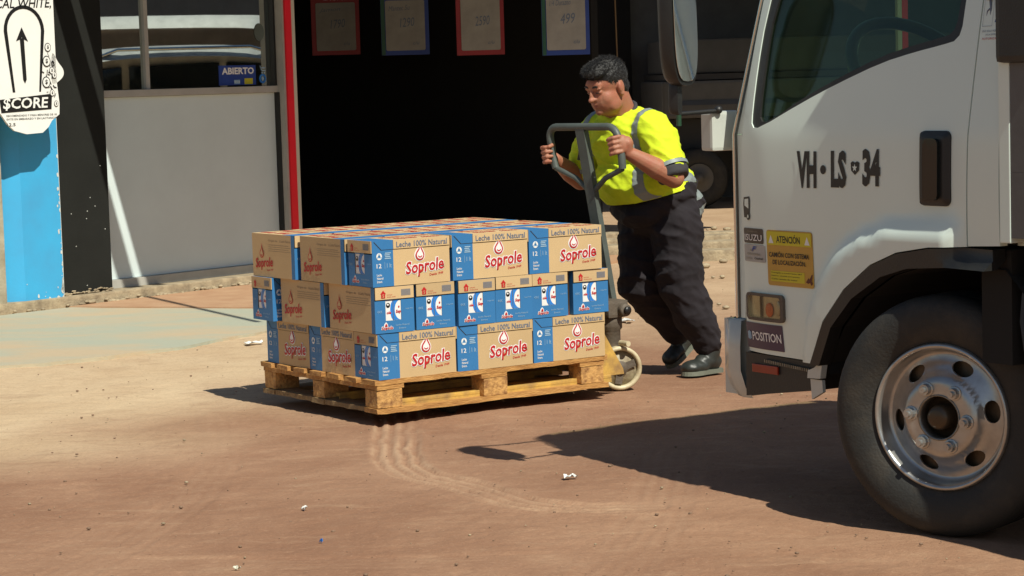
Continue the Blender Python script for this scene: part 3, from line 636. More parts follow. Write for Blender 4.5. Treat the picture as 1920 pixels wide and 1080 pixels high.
# ---------------------------------------------------------------- pallet and load
PO = Vector((-.5765, 9.7017, 0)); PYAW = .595886
PW, PD = 1.19, 1.0
def pw(x, y, z=0):
    c, s_ = math.cos(PYAW), math.sin(PYAW); return Vector((PO.x + x * c - y * s_, PO.y + x * s_ + y * c, z))
t = thing('wooden_pallet', 'worn yellow wooden pallet raised on the pallet jack under the milk cases', 'pallet', PO, PYAW)
zb = .048
def plank(x0, x1, y0, y1, z0, z1, name, m):
    b = MB(); b.box(x0, x1, y0, y1, z0, z1, bev=.003)
    b.v = [tuple(Vector(v) + noise.noise_vector(Vector(v) * 9) * .0035) for v in b.v]
    return b.build(name, M[m], t)
def plank_long(ax, a0, a1, b0, b1, z0, z1, name, m):   # subdivided rough plank
    n = 24; mb = MB(); R = []
    for i in range(n + 1):
        a = a0 + (a1 - a0) * i / n
        for (b_, z_) in ((b0, z0), (b1, z0), (b1, z1), (b0, z1)):
            p = Vector((a, b_, z_) if ax == 'x' else (b_, a, z_)); R.append(p + noise.noise_vector(p * 14) * .0045 + noise.noise_vector(p * 50) * .0015)
    F_ = [(0, 1, 2, 3), tuple(4 * n + k for k in (3, 2, 1, 0))]
    for i in range(n):
        for k in range(4): F_.append((i * 4 + k, (i + 1) * 4 + k, (i + 1) * 4 + (k + 1) % 4, i * 4 + (k + 1) % 4))
    mb.add(R, F_); return mb.build(name, M[m], t)
for i in range(7):
    y0 = i * (PD - .1) / 6; plank_long('x', -.012, PW + .012, y0, y0 + .1, zb + .120, zb + .141, 'deck_board', 'wood')
for x0 in (0, PW / 2 - .07, PW - .14): plank_long('y', .002, PD - .002, x0, x0 + .135, zb + .100, zb + .1185, 'stringer_board', 'wood')
for ix, x0 in enumerate((0, PW / 2 - .06, PW - .135)):
    for iy, y0 in enumerate((.004, PD / 2 - .05, PD - .105)): plank(x0 + .003, x0 + .125, y0, y0 + .10, zb + .0225, zb + .0985, 'block', 'woodend')
for y0 in (0, PD / 2 - .05, PD - .1): plank_long('x', -.005, PW + .01, y0 - .004, y0 + .1, zb, zb + .021, 'bottom_board', 'woodgrey' if y0 else 'wood')
for x0 in (0, PW - .1):
    for y0, y1 in ((.106, PD / 2 - .056), (PD / 2 + .054, PD - .107)): plank_long('y', y0, y1, x0, x0 + .1, zb, zb + .020, 'bottom_board', 'woodgrey')

CL, CW_, CH = .386, .1915, .1945
HX, HZ = .092, .108     # window half extents on short face handled below
def make_case():
    root = thing('milk_case', 'x', 'carton case', group='cardboard milk carton cases stacked on the pallet')
    b = MB(); e = .0008
    # body: 0 tan 1 blue 2 dark 3 tan flap
    st_ = .104
    # long side A (y=0): stripe + tan ; slight outward flap strip on the top
    b.rect(0, st_, 0, CH, 0, 1); b.rect(st_, CL, 0, CH * .80, 0, 0)
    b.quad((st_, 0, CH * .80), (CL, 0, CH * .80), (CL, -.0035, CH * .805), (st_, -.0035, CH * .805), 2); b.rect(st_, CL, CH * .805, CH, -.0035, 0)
    b.quad((st_, -.0035, CH), (CL, -.0035, CH), (CL, 0, CH), (st_, 0, CH), 0); b.quad((st_, 0, CH * .8), (st_, -.0035, CH * .805), (st_, -.0035, CH), (st_, 0, CH), 0); b.quad((CL, 0, CH * .8), (CL, 0, CH), (CL, -.0035, CH), (CL, -.0035, CH * .805), 0)
    # long side B (y=CW): tan, blue strip near x=0
    b.quad((CL, CW_, 0), (.030, CW_, 0), (.030, CW_, CH), (CL, CW_, CH), 0); b.quad((.030, CW_, 0), (0, CW_, 0), (0, CW_, CH), (.030, CW_, CH), 1)
    # top: two flaps with seam and blue end
    for y0, y1 in ((0, CW_ / 2 - .001), (CW_ / 2 + .001, CW_)):
        b.quad((0, y0, CH), (st_, y0, CH), (st_, y1, CH), (0, y1, CH), 1); b.quad((st_, y0, CH), (CL, y0, CH), (CL, y1, CH), (st_, y1, CH), 0)
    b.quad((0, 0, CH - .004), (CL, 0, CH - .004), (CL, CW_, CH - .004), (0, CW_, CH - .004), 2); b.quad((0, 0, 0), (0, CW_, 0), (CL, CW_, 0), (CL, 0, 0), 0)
    # short faces with recessed window
    wz0, wz1, wy0, wy1, dp = .052, .138, .052, .128, .014
    for sx in (0, 1):
        X = CL if sx else 0; q = -dp if sx else dp
        def R(y0, y1, z0, z1, mi, dx=0):
            yy0, yy1 = (y0, y1) if sx else (CW_ - y0, CW_ - y1)
            b.quad((X + dx, yy0, z0), (X + dx, yy1, z0), (X + dx, yy1, z1), (X + dx, yy0, z1), mi)
        R(0, CW_, 0, wz0, 1); R(0, wy0, wz0, wz1, 1); R(wy1, CW_, wz0, wz1, 1); R(wy0, wy1, wz1, .143, 1)
        fo = .004 if sx else -.004; R(0.002, CW_ - .002, .143, CH, 0, fo)
        for (a, c, d_, f_) in ((.002, CW_ - .002, .143, .143),):
            yy0, yy1 = (a, c) if sx else (CW_ - a, CW_ - c)
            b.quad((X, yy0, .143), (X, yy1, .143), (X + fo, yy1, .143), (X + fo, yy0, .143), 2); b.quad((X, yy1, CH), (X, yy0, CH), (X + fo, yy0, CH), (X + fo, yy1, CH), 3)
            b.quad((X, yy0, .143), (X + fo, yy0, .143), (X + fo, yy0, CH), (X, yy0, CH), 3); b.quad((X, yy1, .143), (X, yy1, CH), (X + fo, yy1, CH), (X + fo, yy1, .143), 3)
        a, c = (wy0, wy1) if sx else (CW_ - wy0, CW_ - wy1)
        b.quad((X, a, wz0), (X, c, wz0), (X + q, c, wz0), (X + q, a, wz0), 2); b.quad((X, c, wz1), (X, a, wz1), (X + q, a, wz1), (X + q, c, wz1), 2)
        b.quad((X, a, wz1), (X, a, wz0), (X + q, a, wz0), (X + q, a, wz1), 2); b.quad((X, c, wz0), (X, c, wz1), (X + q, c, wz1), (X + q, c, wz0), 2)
    b.build('cardboard_box', [M['tan'], M['cblue'], M['dark'], M['tan2']], root)
    def face(kind):   # returns transform (u, v, off) -> local
        if kind == 'A': return lambda u, v, o: (u, -o, v)
        if kind == 'B': return lambda u, v, o: (CL - u, CW_ + o, v)
        if kind == 'L': return lambda u, v, o: (-o, CW_ - u, v)
        if kind == 'R': return lambda u, v, o: (CL + o, u, v)
        if kind == 'T': return lambda u, v, o: (u, v, CH + o)
    def conv(mb, T):
        mb.v = [T(x, z, -y) for x, y, z in mb.v]; return mb
    def logo(mb, x0, x1, z0, zt, y, red=0, wh=1, white=True):
        h = (x1 - x0) * .36; W = x1 - x0
        if white: text(mb, 'Soprole', x0, x1, z0, z0 + h, y, wh, .085, .18, pad=.003, rot=.07)
        text(mb, 'Soprole', x0, x1, z0, z0 + h, y - .0016, red, .022, .18, rot=.07)
        # drop with smile
        cx, cz, r_ = x0 + W * .38, z0 + h * 1.27, W * .115
        def drop(r, top): return [(cx + r * math.cos(a), cz + r * math.sin(a)) for a in [rad(q) for q in range(145, 396, 18)]] + [(cx + r * .30, cz + r * 1.6), (cx + r * .02, cz + top), (cx - r * .1, cz + r * 1.5)]
        if white: mb.ngon([(a, y + .0004, c) for a, c in drop(r_ * 1.22, r_ * 3.0)], wh)
        mb.ngon([(a, y - .0022, c) for a, c in drop(r_, r_ * 2.75)], red)
        mb.ngon([(a, y - .0028, c) for a, c in drop(r_ * .72, r_ * 1.6)], 2 if not white else wh)
        n = 8; o_ = [(cx + r_ * .5 * math.cos(rad(200 + 140 * k / n)), cz + r_ * .5 * math.sin(rad(200 + 140 * k / n))) for k in range(n + 1)]; i_ = [(cx + r_ * .42 * math.cos(rad(200 + 140 * k / n)), cz + r_ * .12 + r_ * .38 * math.sin(rad(200 + 140 * k / n))) for k in range(n + 1)]
        mb.add([(a, y - .0034, c) for a, c in o_ + i_], [(k, k + 1, n + 2 + k, n + 1 + k) for k in range(n)], red)
        text(mb, 'Desde 1949', x0 + W * .62, x0 + W * .98, z0 - h * .02, z0 + h * .13, y, red, .01, .1, rot=.07)
    # A print
    mb = MB(); y = -.0012
    text(mb, 'Leche 100% Natural', .118, .372, CH * .835, CH * .96, -.005, 3, .012)
    lg = MB(); logo(lg, .162, .355, .034, 0, y); lg.build('logo', [M['cred'], M['cwhite'], M['tan']], root)
    mb.rect(.118, .372, CH * .79, CH * .795, y, 5)
    disc(mb, .034, .128, .014, .015, y, 1, 14, .45)
    for k in range(3): disc(mb, .034 + .009 * math.cos(rad(90 + 120 * k)), .128 + .009 * math.sin(rad(90 + 120 * k)), .004, .004, y - .0003, 4, 8)
    for k in range(4): mb.rect(.061 + .002 * (k % 2), .092 - .003 * (k % 3), .116 + .0075 * k, .1205 + .0075 * k, y, 4)
    text(mb, '12', .020, .044, .079, .098, y, 1, .01); mb.rect(.060, .0612, .074, .103, y, 4); text(mb, '1 lt', .071, .094, .079, .098, y, 4, .005)
    for k, w_ in enumerate(('Leche', 'Natural', 'Entera')): text(mb, w_, .020, .045 + .006 * (k == 1), .045 - k * .014, .055 - k * .014, y, 1, .01)
    # flap crease on the stripe
    mb.quad((.008, y, CH - .004), (.012, y, CH - .004), (.046, y, CH * .80), (.042, y, CH * .80), 5); mb.rect(.042, st_, CH * .795, CH * .802, y, 5)
    mb.build('front_print', [M['cred'], M['cwhite'], M['tan'], M['cgrey'], M['cpale'], M['dark']], root)
    # B print
    mb = MB(); logo(mb, .030, .190, .030, 0, y, 0, 1, False); 
    text(mb, 'Origen de', .15, .235, .158, .170, y, 3, .0); text(mb, 'la Leche Natural', .255, .35, .160, .172, y, 3, 0)
    for k in range(4): mb.rect(.15, .35 - .015 * (k % 2), .118 + k * .009, .1195 + k * .009, y, 3)
    conv(mb, face('B')).build('back_print', [M['cred'], M['cwhite'], M['tan'], M['cink']], root)
    # short side prints + cartons
    for kd in ('L', 'R'):
        mb = MB(); T = face(kd)
        mb2 = MB(); mb2.ngon([(u, -.0055, v) for u, v in ((.030, .149), (.049, .149), (.049, .167), (.053, .167), (.0395, .182), (.026, .167), (.030, .167))], 0); text(mb2, '5', .036, .043, .152, .166, -.0062, 2, .01)
        text(mb2, 'HOGAR', .058, .085, .160, .164, -.0055, 0, 0); text(mb2, 'FRAGIL LECHE', .058, .100, .151, .155, -.0055, 0, 0)
        for k in range(11): mb2.rect(.128 + k * .0042, .1305 + k * .0042, .155, .182, -.0055, 3)
        for k in range(3): text(mb2, '<', .012 + k * .008, .018 + k * .008, .086, .098, -.0012, 4, 0)
        text(mb2, 'Larga Vida', .150, .184, .094, .101, -.0012, 4, 0); text(mb2, 'Leche Natural', .100, .165, .028, .035, -.0012, 4, 0); text(mb2, 'Entera', .115, .148, .014, .021, -.0012, 4, 0)
        text(mb2, 'Soprole', .030, .084, .012, .028, -.0012, 1, .09, .15, pad=.002); text(mb2, 'Soprole', .030, .084, .012, .028, -.0024, 0, .03, .15)
        mb2.ngon([(u, -.0008, v) for u, v in ((.040, .026), (.062, .026), (.060, .038), (.052, .047), (.043, .038))], 1); mb2.ngon([(u, -.0026, v) for u, v in ((.045, .028), (.058, .028), (.056, .036), (.052, .041), (.047, .036))], 0)
        conv(mb2, T).build('side_print', [M['cred'], M['cwhite'], M['tan'], M['cgrey'], M['cpale']], root)
        for c_ in range(2):
            u0 = .052 + c_ * .039; mb = MB(); mb.box(u0 + .001, u0 + .037, .003, .0125, .0515, .1375)
            o = conv(mb, T).build('milk_carton', M['cwhite'], root)
            mb = MB(); pr = []
            if c_ == 0:
                mb.ngon([(u0 + .037, .0024, .137), (u0 + .037, .0024, .053)] + [(u0 + .037 - .013 * math.sin(math.pi * k / 8) ** .6 + .0, .0024, .053 + .084 * k / 8) for k in range(1, 8)], 1)
                disc(mb, u0 + .014, .117, .010, .011, .0022, 2, 12); disc(mb, u0 + .013, .120, .005, .004, .0018, 3, 8); text(mb, 'ole', u0 + .006, u0 + .028, .080, .092, .0018, 0, .04, .15)
            else:
                mb.ngon([(u0 + .001, .0024, .137), (u0 + .001, .0024, .053), (u0 + .037, .0024, .053)] + [(u0 + .037 - .030 * math.sin(math.pi * .5 * k / 7), .0024, .053 + .042 * (1 - math.cos(math.pi * .5 * k / 7)) * 1) for k in range(1, 8)] + [(u0 + .007 + .028 * (1 - math.cos(math.pi * .5 * k / 6)), .0024, .095 + .042 * math.sin(math.pi * .5 * k / 6)) for k in range(1, 6)] + [(u0 + .036, .0024, .137)], 1)
                text(mb, 'Sop', u0 + .012, u0 + .0365, .078, .096, .0018, 0, .05, .15); disc(mb, u0 + .027, .108, .004, .005, .0018, 0, 8)
            conv(mb, T).build('carton_print', [M['cred'], M['cbright'], M['ink'], M['cwhite']], o)
    # top print
    mb = MB()
    text(mb, 'Soprole', .14, .25, .018, .070, 0, 0, .06, .18); text(mb, 'Soprole', .26, .37, .118, .170, 0, 0, .06, .18); text(mb, 'LECHE ENTERA 12 X 1 LT', .13, .37, .076, .090, 0, 0, .02); text(mb, 'FRAGIL', .13, .24, .120, .165, 0, 0, .05); text(mb, 'ARRIBA', .27, .37, .022, .060, 0, 0, .05)
    mb.v = [(x, z, CH + .0010) for x, y_, z in mb.v]; mb.build('top_print', M['cred'], root)
    return root
case0 = make_case(); first = [True]
RB = random.Random(11)
def place(x, y, tier, rot, label):
    o = case0 if first[0] else copy_tree(case0); first[0] = False
    a = rad(rot) + RB.uniform(-.014, .014)
    # x,y = low corner of footprint in pallet frame
    dx, dy = {0: (0, 0), 90: (CW_, 0), -90: (0, CL), 180: (CL, CW_)}[rot]
    p = pw(x + dx + RB.uniform(-.003, .003), y + dy + RB.uniform(-.003, .003), .1895 + tier * (CH + .0015)); o.location = p; o.rotation_euler = (0, 0, PYAW + a)
    o.scale = (1 + RB.uniform(-.006, .006), 1 + RB.uniform(-.008, .006), 1 - RB.uniform(0, .008)); o['label'] = label; return o
cols6 = ['first', 'second', 'third', 'fourth', 'fifth', 'last']; nm3 = ['left', 'middle', 'right']
# bottom tier (0)
for i in range(3): place(.012 + i * .394, .0, 0, 0, 'milk case at the %s of the bottom layer front row, logo side in sun' % nm3[i])
for j, (w, s_) in enumerate((('nearer', .196), ('farther', .586))):
    place(.010, s_, 0, -90, 'shaded bottom layer milk case on the left side, %s of the two' % w)
    place(.985, s_, 0, -90, 'milk case on the hidden right side of the bottom layer, %s from the front' % w)
# middle tier (1): six short ends to the front
for i in range(6):
    place((.0, .211, .411, .611, .803, 1.024)[i], -.004 + RB.uniform(0, .006), 1, 90, 'middle layer milk case showing its carton window, %s from the front left corner' % cols6[i])
place(-.010, .402, 1, 90, 'middle layer milk case on the left side between the window case and corner case')
place(1.0, .388, 1, 90, 'middle layer milk case hidden behind the right front corner case')
place(-.035, .825, 1, 0, 'milk case at the far left end of the middle layer, short blue end out'); place(.80, .780, 1, 0, 'milk case at the far right end of the middle layer, behind the jack')
# top tier (2)
for i in range(3): place((-.006, .392, .786)[i], -.002, 2, 0, 'milk case at the %s of the top layer front row, logo side in sun' % nm3[i])
rowl = ['row just behind the front one', 'farthest row']
for j, s_ in enumerate((.204, .620)):
    for i in range(6): place((-.014, -.026)[j] + i * (.1985 + (.002 if j else 0)), s_ + RB.uniform(-.003, .004), 2, 90, 'top layer milk case, %s, %s from the left edge' % (rowl[j], cols6[i]))

# ---------------------------------------------------------------- pallet jack
t = thing('pallet_jack', 'worn yellow pallet jack with dark handle lifting the loaded pallet', 'pallet jack', PO, PYAW)
vc = .30
for v_ in (vc - .19, vc + .19):
    b = MB(); b.box(.06, PW + .06, v_ - .07, v_ + .07, .078, .094, bev=.004); b.box(.06, PW + .06, v_ - .07, v_ - .062, .06, .078); b.box(.06, PW + .06, v_ + .062, v_ + .07, .06, .078); b.build('fork', M['jacky'], t)
    b = MB().lathe([(.001, -.04), (.030, -.04), (.032, -.036), (.032, .036), (.030, .04), (.001, .04)], (.42, v_, .034), 'Y', 20); b.build('load_roller', M['void'], t)
# triangular carriage plates
for v_ in (.045, .545):
    b = MB(); b.prism([(PW + .004, .30), (PW + .018, .30), (PW + .13, .115), (PW + .135, .09), (PW + .004, .09)], v_, v_ + .012); b.build('carriage_plate', M['jacky'], t)
MB().box(PW + .03, PW + .10, .06, .54, .085, .16, bev=.006).build('crossbar', M['jacky'], t)
MB().box(PW + .012, PW + .024, .057, .543, .165, .33).build('back_plate', M['jacky'], t)
for v_ in (.165, .30):
    w_ = MB().lathe([(.080, -.008), (.084, -.025), (.096, -.025), (.101, -.018), (.101, .018), (.096, .025), (.084, .025), (.080, .008)], (0, 0, 0), 'Y', 40, close=True).build('steer_wheel', M['jwheel'], t)
    MB().lathe([(.001, -.010), (.081, -.006), (.081, .006), (.001, .010)], (0, 0, 0), 'Y', 36).build('wheel_disc', M['cream2'], w_)
    w_.location = (PW + .20, v_, .10); w_.rotation_euler[2] = rad(-22)
    h_ = MB().lathe([(.001, -.034), (.022, -.034), (.030, -.022), (.034, -.020)], (0, 0, 0), 'Y', 16); h_.build('wheel_hub', M['grime'], w_)
    b = MB()
    for k in range(3):
        a = rad(20 + 120 * k); b.ngon([(.030 * math.cos(a - .6), -.021, .030 * math.sin(a - .6)), (.074 * math.cos(a - .22), -.021, .074 * math.sin(a - .22)), (.074 * math.cos(a + .22), -.021, .074 * math.sin(a + .22)), (.030 * math.cos(a + .6), -.021, .030 * math.sin(a + .6))])
    b.build('wheel_spoke', M['grime'], w_)
# pump body
pu = MB(); pu.lathe([(.001, .10), (.05, .10), (.052, .13), (.047, .16), (.047, .27), (.056, .28), (.056, .34), (.035, .36), (.001, .362)], (PW + .20, .23, 0), 'Z', 24)
pu.box(PW + .145, PW + .26, .165, .295, .33, .41, bev=.015); pu.lathe([(.001, -.04), (.028, -.04), (.030, -.03), (.030, .03), (.001, .03)], (PW + .225, .175, .365), 'Y', 18); pu.build('pump', M['grime'], t)
MB().lathe([(.001, -.052), (.017, -.052), (.018, -.04), (.001, -.04)], (PW + .225, .172, .365), 'Y', 16).build('pivot_hole', M['ink'], t)
b = MB().tube([(PW + .205, .16, .215), (PW + .205, .10, .215)], .013, 12); b.build('pivot_bolt', M['jwheel'], t)
MB().tube([(PW + .17, .20, .40), (PW + .15, .19, .46), (PW + .16, .22, .53)], .008, 8).build('release_link', M['grime'], t)
# handle in world coordinates, converted to jack frame
PI_ = Matrix.Translation(PO) @ Matrix.Rotation(PYAW, 4, 'Z'); PII = PI_.inverted()
def jl(p): return PII @ Vector(p)
HL, HR = Vector((.4865, 10.655, 1.115)), Vector((.190, 10.995, 1.075))     # grip points (his left = near, his right = far)
ST, SB = Vector((.342, 10.835, 1.195)), Vector((.452, 10.745, .40))
sd = (ST - SB).normalized(); wdir = (HL - HR); wdir.z = 0; wdir.normalize(); ndir = sd.cross(wdir).normalized()
def hp(u, v): # handle plane: u sideways from stem, v along the stem from ST
    return jl(ST + wdir * u + sd * v)
b = MB(); yA = jl(SB); yB = jl(ST - sd * .01)
# flat-sided stem
def bar(mb, a, b_, wv, nv, hw, hn):
    vs = []
    for p in (a, b_):
        for sx, sy in ((-1, -1), (1, -1), (1, 1), (-1, 1)): vs.append(jl(Vector(p) + wv * sx * hw + nv * sy * hn))
    mb.add(vs, [(0, 3, 2, 1), (4, 5, 6, 7), (0, 1, 5, 4), (1, 2, 6, 5), (2, 3, 7, 6), (3, 0, 4, 7)])
bar(b, SB, ST, wdir, ndir, .029, .015); b.build('handle_stem', M['jackgrey'], t)
gw = (HL - HR).length / 2 - .0; mid = (HL + HR) / 2; cu_ = (mid - ST).dot(wdir)
def arcpts():
    P = []; zt = .005; x0, x1 = -gw + cu_ - .004, gw + cu_ + .004; r_ = .055
    P += [hp(x0 + .006, -.19), hp(x0 - .002, -.13), hp(x0, -.09)]
    for k in range(6): a = math.pi - math.pi / 2 * k / 5; P.append(hp(x0 + r_ + r_ * math.cos(a), zt - r_ + r_ * math.sin(a)))
    for k in range(6): a = math.pi / 2 - math.pi / 2 * k / 5; P.append(hp(x1 - r_ + r_ * math.cos(a), zt - r_ + r_ * math.sin(a)))
    P += [hp(x1, -.09), hp(x1 + .002, -.13), hp(x1 - .006, -.19)]; return P
AP = arcpts()
MB().tube(AP, .0175, 14).build('handle_loop', M['jackgrey'], t)
MB().tube([AP[0], hp(-.10 + cu_, -.235), hp(-.01, -.30)], .0125, 10).build('handle_brace', M['jackgrey'], t)
MB().tube([AP[-1], hp(.10 + cu_, -.235), hp(.01, -.30)], .0125, 10).build('handle_brace', M['jackgrey'], t)
MB().tube([hp(-.005, -.03), hp(-.04, -.12), hp(-.055, -.15)], .007, 8).build('release_lever', M['black'], t)

# ---------------------------------------------------------------- worker
HB = Vector((.72, 11.12, 0)); Fd = Vector((-.829, -.559, 0)); Ld = Vector((.559, -.829, 0)); Zd = Vector((0, 0, 1))
def P_(f, l, z): return Fd * f + Ld * l + Zd * z
man = thing('person', 'heavyset worker in a yellow safety shirt leaning forward to push the pallet jack', 'person', HB)
RM = Matrix((Fd, Ld, Zd)).transposed()          # columns F L Z
def rotF(p, y=0, r=0):   # local frame with pitch about L axis, yaw about Z
    return Matrix.Rotation(y, 3, 'Z') @ RM @ Matrix.Rotation(p, 3, 'Y') @ Matrix.Rotation(r, 3, 'X')
neck = P_(.245, .01, 1.255); headc = P_(.335, .045, 1.370)
HM = rotF(rad(20), rad(6))     # head pitched down, turned a little to the far side
def hd(f, l, z): return headc + HM @ Vector((f, l, z))
lsh, rsh = P_(.19, .215, 1.185), P_(.235, -.20, 1.185)
lel, rel_ = P_(.185, .345, .955), P_(.24, -.315, .935)
lh = HL - HB; rh = HR - HB
bd = MB()
# torso core and legs
def ell(mb, c, r, p=0, y=0, rr=0, mi=0, u=24, v=16): mb.ell(c, r, rotF(p, y, rr), mi, u, v)
ell(bd, P_(.17, 0, 1.10), (.13, .17, .18), rad(20)); ell(bd, P_(.09, 0, .93), (.17, .18, .15)); ell(bd, P_(0, 0, .80), (.13, .15, .12))
bd.cap(neck + P_(-.02, 0, -.03), headc + HM @ Vector((-.035, 0, -.05)), .078, .068)
LEG = {'n': (P_(.0, .10, .76), P_(-.02, .115, .43), P_(-.165, .145, .105)), 'f': (P_(.02, -.09, .76), P_(.055, -.10, .44), P_(-.205, -.125, .155))}
for a, k, n_ in LEG.values(): bd.cap(a, k, .085, .055); bd.cap(k, n_, .055, .035)
# head
def he(c, r, p=0, y=0): bd.ell(hd(*c), r, HM @ Matrix.Rotation(p, 3, 'Y') @ Matrix.Rotation(y, 3, 'Z'), 0, 24, 16)
he((-.012, 0, .042), (.100, .078, .090)); he((.020, 0, -.035), (.078, .072, .088)); he((.040, 0, -.078), (.045, .046, .036)); he((-.01, 0, -.03), (.07, .070, .07))
he((.070, .0, .045), (.026, .052, .032)); he((.040, .040, -.028), (.040, .030, .044)); he((.040, -.040, -.028), (.040, .030, .044))
he((.020, .054, -.06), (.042, .02, .04)); he((.020, -.054, -.06), (.042, .02, .04)); he((.0, 0, -.098), (.055, .05, .03))
he((.096, 0, .006), (.015, .010, .028), rad(-20)); he((.109, 0, -.013), (.016, .014, .012)); he((.094, .012, -.015), (.010, .008, .008)); he((.094, -.012, -.015), (.010, .008, .008))
he((.087, 0, -.040), (.015, .024, .0085)); he((.085, 0, -.055), (.015, .021, .0085)); he((.080, 0, -.082), (.020, .024, .018))
for s_ in (-1, 1):
    he((.078, s_ * .030, .032), (.014, .022, .007)); he((.074, s_ * .031, .014), (.014, .015, .011))
    he((-.018, s_ * .079, .002), (.022, .0075, .036), rad(-10)); he((-.010, s_ * .086, .004), (.012, .006, .022)); he((-.014, s_ * .083, -.026), (.011, .008, .013))
# arms
def arm(sh, el, hand, bar_ax, sgn):
    bd.cap(sh, el, .054, .047)
    wdv = (hand - el); wr = el + wdv * .80; m_ = el + wdv * .30
    bd.cap(el, m_, .047, .0495); bd.cap(m_, wr, .0495, .0295)
    # hand around bar: o outer dir, b back dir(toward body), f fwd
    A = bar_ax.normalized(); bk = (wr - hand); bk = (bk - A * bk.dot(A)).normalized(); out = A.cross(bk).normalized() * sgn
    if out.dot(Ld) * sgn < 0: out = -out
    pc = hand + bk * .034 + out * .020
    Mx = Matrix((bk, out, A)).transposed(); bd.ell(pc, (.030, .021, .044), Mx, 0, 18, 12); bd.ell(pc + bk * .02, (.030, .022, .034), Mx, 0, 18, 12); bd.cap(wr, pc + bk * .02, .030, .026)
    lens = (.92, 1.0, .98, .84)
    for k in range(4):
        h = A * (.0345 - k * .0228); R_ = .0262
        pts = []
        for an in [25 + q * lens[k] for q in (0, 62, 125, 185)]:
            an = rad(an); R2 = R_ + (.004 if an < rad(60) else 0)
            pts.append(hand + h + (out * math.sin(an + .6) + bk * math.cos(an + .6)) * R2 - A * .0015 * len(pts))
        rs = [.0098, .0095, .0090, .0080]
        bd.ell(pts[0], (.0115,) * 3, None, 0, 10, 8)
        for a_, b_, ra, rb in zip(pts[:-1], pts[1:], rs[:-1], rs[1:]): bd.cap(a_, b_, ra, rb)
    # thumb closes the other way
    T0 = pc + A * .028 - out * .006; T1 = hand + A * .040 + bk * .026 - out * .018; T2 = hand + A * .036 - out * .029 - bk * .004; T3 = hand + A * .030 - out * .020 - bk * .022
    bd.cap(T0, T1, .014, .012); bd.cap(T1, T2, .012, .0105); bd.cap(T2, T3, .0105, .009)
gax = sd
arm(lsh, lel, lh, gax, 1); arm(rsh, rel_, rh, gax, -1)
bm_ = remesh(bd, .0038, 2, [M['skin']], 'body')
bq = bmesh.new(); bq.from_mesh(bm_); HI0 = HM.inverted(); hv = []; hv2 = []
for v in bq.verts:
    q = HI0 @ (v.co - headc)
    if q.length < .16 and q.z > -.13:
        if not (q.x > .06 and abs(q.y) < .05 and -.06 < q.z < .04) and abs(q.y) < .074: hv.append(v)
for _ in range(14): bmesh.ops.smooth_vert(bq, verts=hv, factor=.5, use_axis_x=True, use_axis_y=True, use_axis_z=True)
bq.to_mesh(bm_); bq.free(); body = link('body', bm_, man)
# hair
hb = MB(); 
hb.ell(hd(-.022, 0, .058), (.103, .084, .090), HM, 0, 32, 20); hb.ell(hd(.018, 0, .105), (.082, .070, .040), HM, 0, 24, 14); hb.ell(hd(.055, .015, .096), (.040, .052, .030), HM, 0, 20, 12); hb.ell(hd(-.055, 0, .0), (.055, .071, .062), HM, 0, 20, 12)
HI = HM.inverted()
def hairdisp(co, nn):
    q = HI @ (co - headc); cut = 0
    a = noise.noise(co * 60) * .003 + noise.noise(co * 140) * .004 + noise.noise(co * 25) * .003
    return a
hm = remesh(hb, .0045, 1, [M['hair']], 'hair', hairdisp)
bmh = bmesh.new(); bmh.from_mesh(hm); dl = []
for f in bmh.faces:
    q = HI @ (f.calc_center_median() - headc); n_ = noise.noise(q * 45) * .007
    line = .062 + n_ if q.x > .045 else (.062 - (.045 - q.x) * 1.15 + n_ if q.x > -.03 else -.052 + n_ * .6)
    if abs(q.y) > .055 and -.045 < q.x < .012: line = max(line, .030 + n_ * .5)
    if q.z < line: dl.append(f)
bmesh.ops.delete(bmh, geom=dl, context='FACES'); bmh.to_mesh(hm); bmh.free(); hair = link('hair', hm, man)
tf_ = MB(); vv = [v for v in hm.vertices]; RH = random.Random(5)
for i in range(9000):
    v = vv[RH.randrange(len(vv))]; n = v.normal; q = HI @ (v.co - headc); 
    d = (n * .9 + HM @ Vector((.5 if q.z > .08 else -.1, 0, .0 if q.z > .08 else -.6)) + Vector((RH.uniform(-.5, .5), RH.uniform(-.5, .5), RH.uniform(-.5, .5)))).normalized()
    l = RH.uniform(.004, .013) * (1.2 if q.z > .08 else .6); sdv = d.orthogonal().normalized() * .0008
    tf_.add([v.co - sdv, v.co + sdv, v.co + d * l], [(0, 1, 2)])
o = tf_.build('hair_tuft', M['hair'], hair); o['kind'] = 'stuff'
# brows, eyes
fb = MB()
for s_ in (-1, 1):
    pts = [hd(.092 - .35 * abs(u - .018) ** 1.2 * .9, s_ * u, .040 + .006 * math.sin((u - .01) * 70)) for u in (.012, .022, .032, .044)]
    fb.tube(pts, [.004, .0055, .005, .003], 6)
fb.build('eyebrow', M['hair'], body)
eb = MB()
for s_ in (-1, 1):
    pts = [hd(.0865 - .20 * abs(u - .026), s_ * u, .014 - abs(u - .03) * .12) for u in (.017, .026, .035, .042)]; eb.tube(pts, [.0012, .0028, .0028, .0012], 6)
eb.build('eye', M['ink'], body)
mbx = MB(); mbx.tube([hd(.0985 - .6 * abs(u) ** 1.1, u, -.0475) for u in (-.022, -.011, 0, .011, .022)], [.0015, .003, .0035, .003, .0015], 6); mbx.build('mouth', M['lip'], body)

